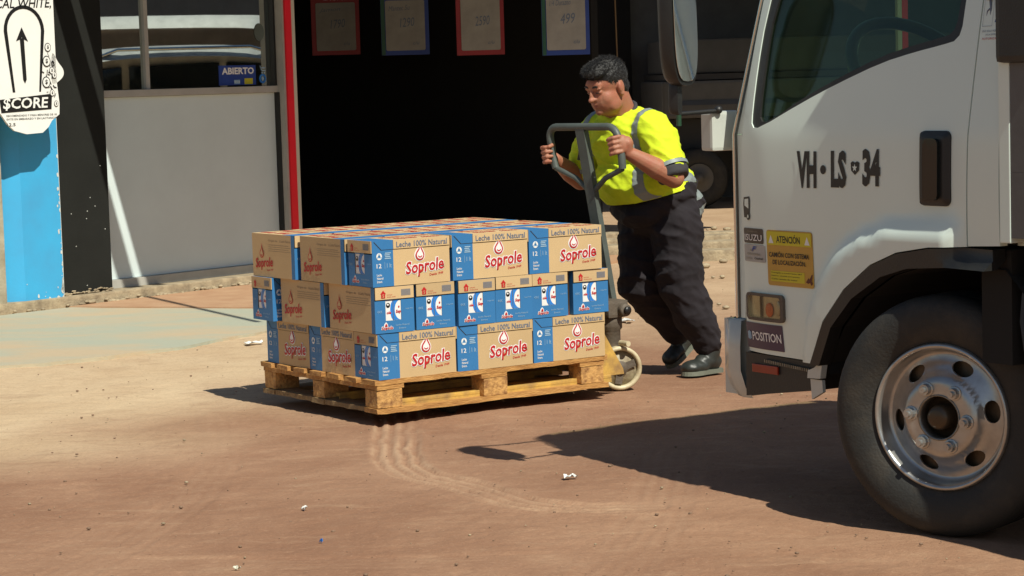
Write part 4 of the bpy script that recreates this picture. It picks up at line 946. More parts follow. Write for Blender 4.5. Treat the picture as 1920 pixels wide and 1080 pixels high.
# shirt
def folds(co, amp, dirs=(Vector((.3, .2, 1)), Vector((1, .4, -.5))), sc=9):
    q = co * sc; q = Vector((q.dot(dirs[1].normalized()) * .5, q.dot(dirs[0].normalized()) * 1.7, q.y * .6))
    a = noise.noise(q); b = noise.noise(q * 2.3 + Vector((5, 1, 2)))
    return (-(abs(a) ** .55) * 1.1 + .45 - (abs(b) ** .7) * .5 + .15) * amp
sb_ = MB()
ell(sb_, P_(.185, .0, 1.115), (.158, .205, .185), rad(24)); ell(sb_, P_(.125, .01, .955), (.222, .225, .165), rad(14)); ell(sb_, P_(.06, .01, .87), (.215, .215, .13), rad(26))
ell(sb_, P_(.205, .11, 1.175), (.085, .10, .085), rad(20)); ell(sb_, P_(.215, -.10, 1.175), (.085, .10, .085), rad(20)); ell(sb_, P_(.225, .005, 1.21), (.085, .115, .065), rad(30))
def lp(a, b, t_): return a + (b - a) * t_
sb_.cap(lp(lsh, P_(.2, 0, 1.15), .15), lp(lsh, lel, .35), .092, .088); sb_.cap(lp(lsh, lel, .3), lp(lsh, lel, .80), .088, .078)
sb_.cap(lp(rsh, P_(.2, 0, 1.15), .15), lp(rsh, rel_, .4), .088, .082); sb_.cap(lp(rsh, rel_, .4), lp(rsh, rel_, .72), .082, .074)
hem0 = P_(.33, 0, .815); hem1 = P_(-.13, 0, .935); hdir = (hem1 - hem0).normalized(); hn = Ld.cross(hdir).normalized()
if hn.z < 0: hn = -hn
sm_ = remesh(sb_, .007, 3, [M['hivis']], 'shirt', lambda co, nn: folds(co, .017, (Vector((.5, .1, 1)), Vector((1, .4, -.5))), 7) + folds(co + Vector((3, 1, 2)), .0065, (Vector((.9, .2, .9)), Vector((.5, .4, -1))), 13))
bms = bmesh.new(); bms.from_mesh(sm_)
def bis(bm, co, no, clear_in=False, clear_out=False): bmesh.ops.bisect_plane(bm, geom=bm.faces[:] + bm.edges[:] + bm.verts[:], dist=1e-6, plane_co=co, plane_no=no, clear_inner=clear_in, clear_outer=clear_out)
bis(bms, hem0, hn, clear_in=True)
ud = (lel - lsh).normalized()
# tape bands as separate parts lying on the cloth
def band(bm, slabs, cond, off, name, mat, parent, wid=1):
    b2 = bm.copy()
    for co, no in slabs: bis(b2, co, no)
    dead = []
    for f in b2.faces:
        c = f.calc_center_median()
        if not cond(c, f.normal): dead.append(f)
    bmesh.ops.delete(b2, geom=dead, context='FACES'); b2.normal_update()
    vn = {v: v.normal.copy() for v in b2.verts}
    for v in b2.verts: v.co += vn[v] * off
    me = bpy.data.meshes.new(name); b2.to_mesh(me); b2.free(); me.materials.clear(); me.materials.append(mat); me.polygons.foreach_set('use_smooth', [True] * len(me.polygons)); return link(name, me, parent)
bms.normal_update()
shirt = link('shirt', sm_, man)
isbody = lambda c: (c - lp(lsh, lel, .6)).length > .13 and (c - lp(rsh, rel_, .6)).length > .13
for l0 in (.178, -.165):     # bands over the shoulders down the front
    n_ = Ld
    band(bms, [(P_(0, l0 - .020, 0), n_), (P_(0, l0 + .020, 0), n_)], lambda c, nn, l0=l0: abs(c.dot(Ld) - l0) < .020 and not ((c - lsh).dot(ud) > .11 and ((c - lsh) - ud * (c - lsh).dot(ud)).length < .108) and not ((c - rsh).dot((rel_ - rsh).normalized()) > .11 and ((c - rsh) - (rel_ - rsh).normalized() * (c - rsh).dot((rel_ - rsh).normalized())).length < .100) and (c - hem0).dot(hn) > .004, .0022, 'reflective_strip', M['refl'], shirt)
hemb = MB()
bms.to_mesh(sm_); bms.free(); sm_.update()
# neck collar
cb = MB(); cpts = [neck + P_(-.005, 0, -.005) + (rotF(rad(38)) @ Vector((.088 * math.cos(a), .088 * math.sin(a), 0))) for a in [2 * math.pi * k / 24 for k in range(25)]]
cb.tube(cpts, .011, 8, cap=False); cb.build('collar', M['greyin'], shirt)
# cuffs
for sh, el, t0, t1, r0_, r1_ in ((lsh, lel, .74, 1.02, .080, .074), (rsh, rel_, .66, .78, .078, .073)):
    cf = MB(); cf.tube([lp(sh, el, t0), lp(sh, el, (t0 + t1) / 2), lp(sh, el, t1 - .03), lp(sh, el, t1)], [r0_ * .97, r0_, r1_, r1_ * .86], 28); 
    cm = remesh(cf, .007, 2, [M['greyin']], 'cuff', lambda co, nn: noise.noise(co * 22) * .005); cu2 = link('cuff', cm, shirt)
    bt = MB(); q0 = lp(sh, el, t0 + .03); q1 = lp(sh, el, t0 + .10); bt.tube([q0, q1], [r0_ * 1.07, r0_ * 1.08], 28, cap=False); bt.build('cuff_tape', M['refl'], cu2)
# trousers
tb = MB()
ell(tb, P_(.045, .005, .86), (.215, .212, .12), rad(24)); ell(tb, P_(-.005, .0, .77), (.185, .195, .135)); ell(tb, P_(-.085, 0, .80), (.12, .175, .13)); ell(tb, P_(.09, 0, .82), (.16, .19, .10), rad(18))
for key, (a, k, n_) in LEG.items():
    tb.cap(a, lp(a, k, .5), .130, .124); tb.cap(lp(a, k, .5), k, .124, .112); tb.cap(k, lp(k, n_, .45), .110, .097)
    tb.cap(lp(k, n_, .45), lp(k, n_, .84), .097, .076)
tm = remesh(tb, .007, 3, [M['navy']], 'trousers', lambda co, nn: folds(co, .020, (Vector((.15, .4, 1)), Vector((1, .2, .2))), 6) + folds(co, .006, (Vector((.7, .2, 1)), Vector((1, .6, -.3))), 12))
bmt = bmesh.new(); bmt.from_mesh(tm); bmt.normal_update()
trs = link('trousers', tm, man)
for d_ in (.050, .125):
    c0_ = hem0 - hn * d_
    band(bmt, [(c0_, hn), (c0_ - hn * .038, hn), (P_(-.085, 0, 0), Fd), (P_(0, .02, 0), Ld)], lambda c, nn, c0_=c0_: -.038 < (c - c0_).dot(hn) < 0 and c.dot(Fd) < -.085 and c.dot(Ld) > .02, .0025, 'reflective_strip', M['refl'], trs)
bmt.free()
# shoes
def shoe(an, toe, heel_z, nm):
    d = toe - an; dh = Vector((d.x, d.y, d.z)); fwdv = dh.normalized(); side = fwdv.cross(Zd).normalized(); upx = side.cross(fwdv).normalized()
    MX = Matrix((fwdv * .82, side, upx)).transposed(); 
    def q(f, l, z): return an + MX @ Vector((f, l, z))
    b = MB(); b.ell(q(-.01, 0, -.045), (.060, .044, .048), MX, 0); b.ell(q(.10, 0, -.062), (.095, .048, .036), MX, 0); b.ell(q(.155, 0, -.064), (.055, .050, .034), MX, 0); b.cap(q(-.005, 0, .02), q(.02, 0, -.04), .050, .048); b.ell(q(.055, 0, -.045), (.06, .043, .042), MX, 0)
    sh_ = link('shoe', remesh(b, .006, 2, [M['shoe']], 'shoe', lambda co, nn: noise.noise(co * 35) * .003), man)
    b = MB(); P2 = [(-.075, .02), (-.06, .038), (0, .04), (.06, .042), (.13, .053), (.18, .045), (.212, .018), (.212, -.018), (.18, -.045), (.13, -.053), (.06, -.042), (0, -.04), (-.06, -.038), (-.075, -.02)]; P2 = smooth_poly(P2, 1)
    n = len(P2); vs = [q(a, c, -.100) for a, c in P2] + [q(a * .98, c * .97, -.080) for a, c in P2]; b.add(vs, [tuple(reversed(range(n))), tuple(range(n, 2 * n))] + [(i, (i + 1) % n, (i + 1) % n + n, i + n) for i in range(n)], 0); b.build('sole', M['sole'], sh_)
    lc = MB()
    for k in range(4): lc.tube([q(.045 + k * .02, -.026, -.022 - k * .007), q(.05 + k * .02, 0, -.014 - k * .007), q(.045 + k * .02, .026, -.022 - k * .007)], .0028, 6)
    lc.build('lace', M['refl'], sh_)
shoe(LEG['n'][2], LEG['n'][2] + P_(.2, .01, 0), 0, 'n'); shoe(LEG['f'][2] + P_(0.0, 0, .03), LEG['f'][2] + P_(.145, .0, -.10) + P_(0, 0, .03), 0, 'f')

# ---------------------------------------------------------------- white truck (local x rearwards, y inwards, z up)
TR = thing('delivery_truck', 'white flatbed delivery truck with VH LS 34 lettering on its door, front wheel turned', 'truck', (1.25, 7.07, 0), rad(-58))
flare = smooth_poly([(-.60, .40), (-.575, .50), (-.545, .62), (-.49, .745), (-.402, .845), (-.297, .905), (-.171, .943), (-.073, .958), (.06, .965), (.15, .965), (.6, .965)], 2, False)
def fl_d(s, z):   # signed depth below the flare ridge
    best = 9; sg = 1
    for a, b_ in zip(flare[:-1], flare[1:]):
        dx, dz = b_[0] - a[0], b_[1] - a[1]; l2 = dx * dx + dz * dz; t_ = max(0, min(1, ((s - a[0]) * dx + (z - a[1]) * dz) / l2)); px, pz = s - a[0] - t_ * dx, z - a[1] - t_ * dz; d = math.hypot(px, pz)
        if d < best: best = d; sg = 1 if (dx * pz - dz * px) < 0 else -1
    return best * sg
def sst(x): x = max(0, min(1, x)); return x * x * (3 - 2 * x)
def ty(s, z):
    y = 0
    if s < -.74: y += ((-.74 - s) / .25) ** 2 * .045
    if z > 1.22: y += (z - 1.22) * .10 + (z - 1.22) ** 2 * .1
    y += -.010 * math.exp(-((z - 1.05) / .25) ** 2)       # gentle crown
    d = fl_d(s, z); y -= .038 * sst((d + .004) / .024) * (sst((.185 - s) / .035) if z > .85 else 1)
    if s > .135: y -= (s - .135) * .11
    if z < .62 : y += (.62 - z) * .10
    return y
win = smooth_poly([(-.72, 2.0), (-.815, 1.60), (-.832, 1.45), (-.84, 1.30), (-.835, 1.245), (-.785, 1.243), (-.574, 1.326), (-.414, 1.382), (-.209, 1.445), (-.061, 1.474), (.057, 1.492), (.125, 1.505), (.143, 1.56), (.143, 1.9), (.12, 2.0)], 1)
win_in = [(-.72 + .012, 1.985)]
cx_, cz_ = -.33, 1.63
win_in = [(x + (cx_ - x) * .06 + (.012 if x < -.7 else 0), z + (.020 if z < 1.6 else -.02)) for x, z in win]
arch_o = [(-.517, .486), (-.434, .631), (-.327, .74), (-.198, .823), (-.075, .867), (.069, .889), (.2055, .895)]
door = [(-.905, .492), (-.517, .486)] + arch_o[1:] + [(.2055, .897), (.222, 1.62), (.222, 2.10), (-.70, 2.10), (-.842, 1.666), (-.885, 1.403), (-.901, 1.136), (-.906, .778)]
dmb = panel(door, [win], ty, .03, .03); dob = dmb.build('door', M['tpaint'], TR)
# window gasket, glass
fmb = panel(win, [win_in], lambda s, z: ty(s, z) + .004, .02, .05); fmb.build('window_frame', M['black'], dob)
gmb = panel(win_in, [], lambda s, z: ty(s, z) + .012, .004, .09); gmb.build('window_glass', M['tglass'], dob)
# rear quarter panel
q_ = [(.212, .897), (.362, .905), (.3625, 1.3), (.364, 2.08), (.228, 2.10), (.228, 1.62)]
panel(q_, [], ty, .03, .03).build('cab_rear_panel', M['tpaint'], TR)
# front corner panel + nose: plan curve extruded with lean
def lean(z): return max(0, z - 1.22) * .235 + max(0, z - 1.22) ** 2 * .02
plan = [(-.912, .030), (-.94, .033), (-.958, .036), (-.985, .050), (-1.008, .085), (-1.025, .14), (-1.035, .22), (-1.045, .5), (-1.048, .9)]
plan += [(s, 1.8 - y) for s, y in reversed(plan[:-1])]
def shell(mb, pl, zs, th=.02, mi=0):
    n = len(pl); vs = []
    for z in zs:
        for (s, y) in pl: vs.append((s + lean(z), y + (.10 * max(0, z - 1.22) if y < .9 else -.10 * max(0, z - 1.22)), z))
    mb.add(vs, [(i * n + k, i * n + k + 1, (i + 1) * n + k + 1, (i + 1) * n + k) for i in range(len(zs) - 1) for k in range(n - 1)], mi, True)
b = MB(); shell(b, plan, [.60, .8, 1.0, 1.15, 1.22]); b.build('front_panel', M['tpaint'], TR)
b = MB(); shell(b, plan[:6], [1.222, 1.35, 1.5, 1.65, 1.8, 1.95, 2.1]); b.build('front_pillar', M['tpaint'], TR)
b = MB(); shell(b, plan[-6:], [1.222, 1.35, 1.5, 1.65, 1.8, 1.95, 2.1]); b.build('front_pillar', M['tpaint'], TR)
b = MB(); shell(b, [(s + .004, y) for s, y in plan[5:-5]], [1.222, 1.35, 1.5, 1.65, 1.8, 1.95, 2.1]); b.build('windshield', M['tglass'], TR)
def vstrip(mb, s0, s1, y0, y1, zs, mi=0):
    vs = []
    for z in zs:
        tz = .10 * max(0, z - 1.22); L_ = lean(z); vs += [(s0 + L_, y0 + tz, z), (s1 + L_, y1 + tz, z)]
    mb.add(vs, [(2 * i, 2 * i + 1, 2 * i + 3, 2 * i + 2) for i in range(len(zs) - 1)], mi)
ZS = [.60, .9, 1.22, 1.35, 1.5, 1.65, 1.8, 2.1]
b = MB(); vstrip(b, -.913, -.907, .024, .022, ZS); b.build('door_seal', M['ink'], TR)
b = MB(); b.tube([(-.961 + lean(z), .026 + .1 * max(0, z - 1.22), z) for z in ZS], .0055, 8); b.build('chrome_strip', M['chrome'], TR)
b = MB(); vstrip(b, -.953, -.966, .0345, .0365, ZS); b.build('pillar_seal', M['ink'], TR)
b = MB(); b.box(-1.085, -1.02, -.02, .10, 1.165, 1.30, bev=.012); b.build('corner_lamp', M['tgrey'], TR)
# roof, rear wall, far side, floor
b = MB(); P3 = [(-.70, .12), (-.66, .105), (.37, .105), (.37, 1.695), (-.66, 1.695), (-.73, 1.5), (-.76, .9), (-.73, .3)]
n = len(P3); vs = [(x, y, 2.10) for x, y in P3] + [(x * .97, .9 + (y - .9) * .93, 2.19) for x, y in P3] + [(x * .8, .9 + (y - .9) * .7, 2.22) for x, y in P3]
b.add(vs, [(i, (i + 1) % n, (i + 1) % n + n, i + n) for i in range(n)] + [(i + n, (i + 1) % n + n, (i + 1) % n + 2 * n, i + 2 * n) for i in range(n)] + [tuple(range(2 * n, 3 * n))], 0, True); b.build('roof', M['tpaint'], TR)
MB().box(.34, .37, .06, 1.74, .90, 2.10).build('cab_back_wall', M['tpaint'], TR)
fs_ = panel(door, [win], lambda s, z: -ty(s, z) + 1.77, .03, .06); fs_.build('far_door', M['tpaint'], TR)
panel(win_in, [], lambda s, z: -ty(s, z) + 1.775, .004, .2).build('far_window_glass', M['tglass'], TR)
MB().box(-1.0, .34, .08, 1.70, .90, .96).build('cab_floor', M['interior'], TR)
MB().box(.366, .41, -.036, 1.84, .915, 2.35, bev=.004).build('rear_shade_bulkhead', M['tpaint'], TR)  # stands proud of the cab side, shaped to keep sun off the door
# interior
b = MB(); b.prism([(-1.01, .96), (-.62, .96), (-.64, 1.15), (-.80, 1.24), (-1.0, 1.24)], .10, 1.70); b.build('dashboard', M['dash'], TR)
b = MB(); b.ell((-.66, .50, 1.24), (.12, .22, .07)); b.build('instrument_hood', M['interior'], TR)
sw = MB(); ring = []
SWc = Vector((-.436, .40, 1.385)); SWn = Vector((.74, 0, .67)).normalized(); SWa = SWn.cross(Vector((0, 1, 0))).normalized()
for k in range(41): a = 2 * math.pi * k / 40; ring.append(SWc + (Vector((0, 1, 0)) * math.cos(a) + SWa * math.sin(a)) * .26)
sw.tube(ring, .021, 10, cap=False)
for a in (0, 180, 255): a = rad(a); sw.tube([SWc - SWn * .03, SWc + (Vector((0, 1, 0)) * math.cos(a) + SWa * math.sin(a)) * .255], .012, 8)
sw.ell(SWc - SWn * .02, (.06, .06, .03)); sw.tube([SWc - SWn * .03, SWc - SWn * .35], .025, 10); sw.build('steering_wheel', M['ink'], TR)
b = MB(); b.box(-.25, .25, .25, .75, 1.0, 1.14, bev=.04); b.box(.18, .31, .26, .74, 1.1, 1.75, bev=.05); b.build('driver_seat', M['interior'], TR)
b = MB(); b.box(-.25, .25, .85, 1.6, 1.0, 1.14, bev=.04); b.box(.18, .31, .86, 1.6, 1.1, 1.7, bev=.05); b.build('passenger_seat', M['interior'], TR)
b = MB(); b.box(-.86, -.80, .62, .95, 1.262, 1.40, bev=.015); b.build('dash_tray', M['cbright'], TR)
# arch trim and wheel well
arch_i = [(-.472, .486), (-.395, .612), (-.289, .712), (-.149, .788), (-.027, .820), (.149, .832), (.2075, .832)]
tr_ = [(-.535, .475), (-.472, .475)] + arch_i + [(.2075, .893)] + list(reversed([(x, z - .0035) for x, z in arch_o[:-1]]))
panel([(-.5185, .482), (-.472, .482)] + arch_i[1:] + [(.330, .832), (.330, .892), (.2075, .892)] + list(reversed([(x + .002, z - .004) for x, z in arch_o[1:-1]])), [], lambda s, z: ty(s, z) + .002 - .004, .05, .04).build('wheel_arch_trim', M['black'], TR)
b = MB()
ww = [(-.478, .45), (-.478, .486)] + arch_i[1:-1] + [(.33, .83), (.42, .75), (.48, .55), (.48, .40)]
b.add([(x, .02, z) for x, z in ww] + [(x, .55, z) for x, z in ww], [(i, i + 1, i + 1 + len(ww), i + len(ww)) for i in range(len(ww) - 1)]); b.add([(x, .55, z) for x, z in ww], [tuple(range(len(ww)))])
b.build('wheel_well', M['void'], TR)
MB().box(-.90, -.48, .05, 1.7, .50, .90).build('engine_bay', M['void'], TR); MB().box(.22, .345, .03, .5, .55, .888).build('rear_liner', M['void'], TR)
# sill under the door + step
b = panel([(-.915, .338), (-.535, .392), (-.531, .481), (-.912, .487)], [], lambda s, z: .022, .25, .08); b.build('lower_step', M['black'], TR)
b = MB()
for k in range(26): b.box(-.80 + k * .0095, -.795 + k * .0095, .010, .03, .462 - k * .0005, .472 - k * .0005)
b.build('step_tread', M['steel'], TR)
MB().box(-.872, -.735, .014, .021, .424, .452, bev=.003).build('side_reflector', M['redlens'], TR)
b = MB(); b.add([(-.546, -.012, .437), (-.480, -.012, .440), (-.470, -.012, .490), (-.500, -.015, .478), (-.540, .0, .462)], [(0, 1, 2, 3, 4)]); b.prism([(-.546, .435), (-.482, .438), (-.470, .492), (-.493, .492), (-.503, .474), (-.543, .460)], -.014, .01); b.build('flap_bracket', M['tgrey'], TR)
b = MB(); b.prism([(-.540, .432), (-.481, .432), (-.478, .394), (-.534, .366)], -.006, .006); b.build('mud_flap', M['tgrey'], TR)
# bumper
bp_ = [(-.945, .022), (-.995, .016), (-1.045, .035), (-1.07, .11), (-1.09, .2), (-1.10, .5), (-1.105, .9)]; bp_ += [(s, 1.8 - y) for s, y in reversed(bp_[:-1])]
b = MB(); n = len(bp_); rows_ = [(.595, .018), (.590, .004), (.50, 0), (.42, .0), (.36, .012), (.325, .03)]
vs = [(s + o_ * (1 if k > 1 else 1) + (.02 if k < 2 and False else 0), y + (o_ if y < .9 else -o_), z) for z, o_ in rows_ for k, (s, y) in enumerate(bp_)]
b.add(vs, [(i * n + k, (i + 1) * n + k, (i + 1) * n + k + 1, i * n + k + 1) for i in range(len(rows_) - 1) for k in range(n - 1)], 0, True)
b.box(-1.08, -.94, .06, 1.74, .33, .588, 0); b.build('bumper', M['tgrey'], TR)
# door handle
b = MB(); HO = roundrect(.002, .138, 1.012, 1.237, .022); b2 = panel(HO, [], lambda s, z: ty(s, z) - .004 - .012 * sst(min((s - .002), (.138 - s), (z - 1.012), (1.237 - z)) / .012), .018, .012); hob = b2.build('door_handle', M['black'], dob)
b = MB(); b.prism(roundrect(.040, .105, 1.03, 1.215, .02), -.028, -.012); b.v = [(x, y + ty(x, z), z) for x, y, z in b.v]; b.build('grip', M['carglass'], hob)
# lamp
t_ = panel(roundrect(-.880, -.668, .603, .695, .018), [roundrect(-.868, -.682, .613, .686, .012)], lambda s, z: ty(s, z) - .012, .02, .03).build('side_lamp', M['grime'], TR)
panel(roundrect(-.868, -.682, .613, .686, .012), [], lambda s, z: ty(s, z) - .002, .003, .05).build('reflector', M['silver'], t_)
b = MB(); b.ell((-.748, ty(-.74, .64) - .004, .642), (.020, .006, .024)); b.ell((-.70, ty(-.70, .65) - .004, .65), (.010, .004, .026), mi=1); b.build('bulb', [M['orange'], M['silver']], t_)
b = MB(); b.box(-.796, -.792, -.008, .0, .614, .685); b.v = [(x, y + ty(x, z), z) for x, y, z in b.v]; b.build('divider', M['black'], t_)
panel(roundrect(-.868, -.682, .613, .686, .012), [], lambda s, z: ty(s, z) - .0125, .001, .05).build('lens', M['lens'], t_)
# ---- door lettering and stickers
def yb(o): return lambda x, z: ty(x, z) - o
b = MB(); text(b, 'VH', -.584, -.485, 1.051, 1.170, 0, 0, .05, yf=yb(.002)); disc(b, -.452, 1.112, .014, .0145, 0, 0, 20, yf=yb(.002)); text(b, 'LS', -.414, -.338, 1.055, 1.174, 0, 0, .05, yf=yb(.002)); text(b, '34', -.262, -.178, 1.063, 1.180, 0, 0, .05, yf=yb(.002))
sh = [(-.317, 1.136), (-.307, 1.141), (-.297, 1.136), (-.287, 1.141), (-.276, 1.136), (-.278, 1.112), (-.297, 1.098), (-.315, 1.112)]; b.ngon([(x, ty(x, z) - .002, z) for x, z in sh], 0)
stp = [(-.297 + (.013 if k % 2 == 0 else .0055) * math.sin(math.pi * k / 5), 1.120 + (.013 if k % 2 == 0 else .0055) * math.cos(math.pi * k / 5)) for k in range(10)]; b.ngon([(x, ty(x, z) - .003, z) for x, z in stp], 1)
b.build('door_lettering', [M['ink'], M['tpaint']], dob)
b = MB(); cc = -.866
pts = [(-.886, .945), (-.889, .99), (-.884, 1.012), (-.846, 1.016), (-.843, 1.0), (-.846, .965), (-.850, .945)]; b.ngon([(x, ty(x, z) - .002, z) for x, z in pts], 0)
pts = [(-.879, .985), (-.877, 1.006), (-.850, 1.009), (-.851, .975)]; b.ngon([(x, ty(x, z) - .003, z) for x, z in pts], 1); disc(b, -.856, .949, .012, .013, 0, 0, 12, yf=yb(.003)); disc(b, -.856, .949, .005, .006, 0, 1, 10, yf=yb(.004)); b.build('truck_pictogram', [M['ink'], M['tpaint']], dob)
def sticker(name, x0, x1, z0, z1, m, r=.006):
    return panel(roundrect(x0, x1, z0, z1, r, 3), [], lambda s, z: ty(s, z) - .0025, .0015, .025).build(name, m, dob)
s1 = sticker('badge', -.892, -.770, .860, .910, pm('grey badge', (.045, .035, .032), .35, bump=0))
b = MB(); text(b, 'ISUZU', -.884, -.776, .869, .890, 0, 0, .008, yf=yb(.0042)); text(b, 'EQUIPADO CON', -.862, -.80, .897, .902, 0, 1, .01, yf=yb(.0042)); b.build('lettering', [M['cwhite'], M['steel']], s1)
s1 = sticker('badge', -.893, -.762, .798, .856, pm('silver badge', (.42, .42, .40), .4, bump=0))
b = MB(); text(b, 'F', -.842, -.808, .833, .850, 0, 1, .03, .3, yf=yb(.0042)); b.rect(-.85, -.835, .834, .839, 0, 2); b.v = [(x, ty(x, z) - .0042, z) for x, y, z in b.v]; text(b, 'FERROVIARIA', -.872, -.790, .820, .828, 0, 2, .005, yf=yb(.0042)); text(b, 'CONTROL', -.884, -.84, .806, .813, 0, 2, .005, yf=yb(.0042)); text(b, 'Capital', -.825, -.775, .805, .814, 0, 0, .02, yf=yb(.0042)); b.build('lettering', [M['ink'], M['signblue'], M['steel']], s1)['kind'] = 'stuff'
s1 = sticker('warning_sticker', -.751, -.515, .726, .909, M['amberst'], .01)
b = MB()
def dr(mb, x0, x1, z0, z1, mi, o): mb.add([(x, ty(x, z) - o, z) for x, z in ((x0, z0), (x1, z0), (x1, z1), (x0, z1))], [(0, 1, 2, 3)], mi)
dr(b, -.747, -.519, .860, .905, 0, .0038); dr(b, -.735, -.560, .740, .775, 0, .0034)
for c_ in (-.726, -.54): b.ngon([(x, ty(x, z) - .0042, z) for x, z in ((c_ - .013, .866), (c_ + .013, .866), (c_, .893))], 2)
text(b, 'ATENCIÓN', -.698, -.576, .868, .897, 0, 1, .02, yf=yb(.0042)); text(b, 'CAMIÓN CON SISTEMA', -.740, -.532, .820, .840, 0, 1, .02, yf=yb(.0042)); text(b, 'DE LOCALIZACIÓN.', -.722, -.55, .796, .815, 0, 1, .02, yf=yb(.0042))
for k, tx in enumerate(('Protegido y monitoreado 24/7', 'Rastreo satelital permanente', 'Corte remoto de motor')): text(b, tx, -.730, -.572 - .012 * k, .766 - .010 * k, .771 - .010 * k, 0, 1, .005, yf=yb(.0042))
b.ngon([(x, ty(x, z) - .0042, z) for x, z in ((-.553, .745), (-.54, .76), (-.535, .755), (-.522, .772), (-.518, .77), (-.524, .75), (-.518, .742), (-.527, .735), (-.532, .745), (-.541, .741))], 3)
b.build('lettering', [M['yellowst'], M['ink'], M['cwhite'], pm('brown print', (.12, .025, .01), .5, bump=0)], s1)
s1 = sticker('position_sticker', -.908, -.690, .505, .592, M['purple'], .002)
b = MB(); text(b, 'POSITION', -.865, -.698, .533, .563, 0, 0, .015, yf=yb(.0042)); dr(b, -.897, -.873, .536, .560, 1, .0042); dr(b, -.889, -.881, .533, .563, 1, .0046); b.build('lettering', [M['cwhite'], M['cpale']], s1)
# notice on the rear panel
mb = MB()
def dr2(x0, x1, z0, z1, mi, o): mb.add([(x, ty(x, z) - o, z) for x, z in ((x0, z0), (x1, z0), (x1, z1), (x0, z1))], [(0, 1, 2, 3)], mi)
dr2(.236, .280, 1.541, 1.542, 1, .002); dr2(.2795, .2805, 1.541, 1.63, 1, .002); dr2(.235, .236, 1.541, 1.63, 1, .002)
mb.tube([(.262, ty(.26, 1.6) - .002, 1.625), (.266, ty(.26, 1.6) - .002, 1.59), (.264, ty(.26, 1.6) - .002, 1.552)], .0035, 6, 1); mb.tube([(.262, ty(.26, 1.6) - .002, 1.592), (.250, ty(.25, 1.6) - .002, 1.585), (.246, ty(.25, 1.6) - .002, 1.562)], .003, 6, 1); mb.ell((.262, ty(.26, 1.6) - .002, 1.632), (.012, .002, .018), mi=1, u=8, v=6); mb.ell((.250, ty(.26, 1.6) - .002, 1.625), (.006, .002, .008), mi=2, u=8, v=6)
def seg(a, c, r_, mi): mb.tube([(a[0], ty(*a) - .002, a[1]), (c[0], ty(*c) - .002, c[1])], r_, 5, mi)
seg((.312, 1.587), (.293, 1.552), .0012, 3); seg((.312, 1.587), (.330, 1.555), .0012, 3); seg((.293, 1.558), (.330, 1.560), .0012, 3); seg((.312, 1.61), (.302, 1.64), .0012, 3); seg((.312, 1.61), (.322, 1.64), .0012, 3); mb.ell((.312, ty(.31, 1.6) - .002, 1.605), (.004, .002, .005), mi=1, u=8, v=6)
text(mb, 'USO SOLO PERSONAL', .237, .333, 1.524, 1.530, 0, 1, .0, yf=yb(.002)); text(mb, 'DE LA EMPRESA', .255, .315, 1.514, 1.519, 0, 1, .0, yf=yb(.002)); text(mb, 'AUTORIZADO', .240, .328, 1.502, 1.508, 0, 2, .0, yf=yb(.002)); text(mb, 'ist', .317, .342, 1.472, 1.489, 0, 3, .05, yf=yb(.002))
mb.build('loading_notice', [M['tpaint'], M['cgrey'], M['cred'], M['signblue']], TR)
# ---- mirrors (near side)
mr = MB()
def MP(px, py, D=7.78): return Matrix(((math.cos(rad(-58)), math.sin(rad(-58)), 0), (-math.sin(rad(-58)), math.cos(rad(-58)), 0), (0, 0, 1))) @ (at(px, py, D) - Vector((1.25, 7.07, 0)))
MI = Matrix.Rotation(rad(58), 3, 'Z')
def tl(p): return MI @ (Vector(p) - Vector((1.25, 7.07, 0)))
mc = tl(at(1266, 42, 7.78)); Mr = MI @ Matrix.Rotation(rad(55), 3, 'Z')     # mirror body facing roughly along its own axis
def mir_shell(c, w, h, d, name, lean_=0):
    prof = []; b = MB(); n = 28; rows2 = [(-.5, 1.0), (-.3, 1.02), (.1, .97), (.38, .80), (.5, .45)]
    vs = []
    for (dv, k_) in rows2:
        for i in range(n):
            a = 2 * math.pi * i / n; ex = 3.2; ca, sa = math.cos(a), math.sin(a)
            x = w / 2 * k_ * math.copysign(abs(ca) ** (2 / ex), ca); z = h / 2 * (1 - (1 - k_) * .35) * math.copysign(abs(sa) ** (2 / ex), sa)
            vs.append(c + Mr @ Vector((x + lean_ * z, dv * d, z)))
    b.add(vs, [(r * n + i, r * n + (i + 1) % n, (r + 1) * n + (i + 1) % n, (r + 1) * n + i) for r in range(4) for i in range(n)] + [tuple(range(4 * n, 5 * n))], 0, True); b.add(vs[:n], [tuple(reversed(range(n)))], 0)
    return b
mo = mir_shell(mc, .165, .42, .07, 'mirror', -.035).build('mirror', M['black'], TR)
g = mir_shell(mc, .146, .39, .004, 'g', -.035); g.v = [tuple(Vector(v) - Mr @ Vector((0, .0385, 0)) ) for v in g.v]
g.build('mirror_glass', M['chrome'], mo)
m2c = tl(at(1265, 184, 7.78)); m2 = mir_shell(m2c, .030, .112, .04, 'm2').build('lower_mirror', M['black'], TR)
b = MB(); pA = tl(at(1272, -60, 7.82)); b.tube([tl(at(1273, 236, 7.84)), tl(at(1271, 150, 7.83)), tl(at(1266, 60, 7.83)), pA], .009, 8)
b.tube([pA, (-.72, .20, 2.02)], .009, 8); b.build('mirror_arm', pm('dark green steel', (.02, .07, .035), .4, bump=0), TR)
b = MB(); b.tube([tl(at(1273, 214, 7.84)), tl(at(1345, 208, 7.93))], .0075, 8); b.ell(tl(at(1347, 206, 7.93)), (.014, .014, .014)); b.build('mirror_bracket', M['black'], TR)
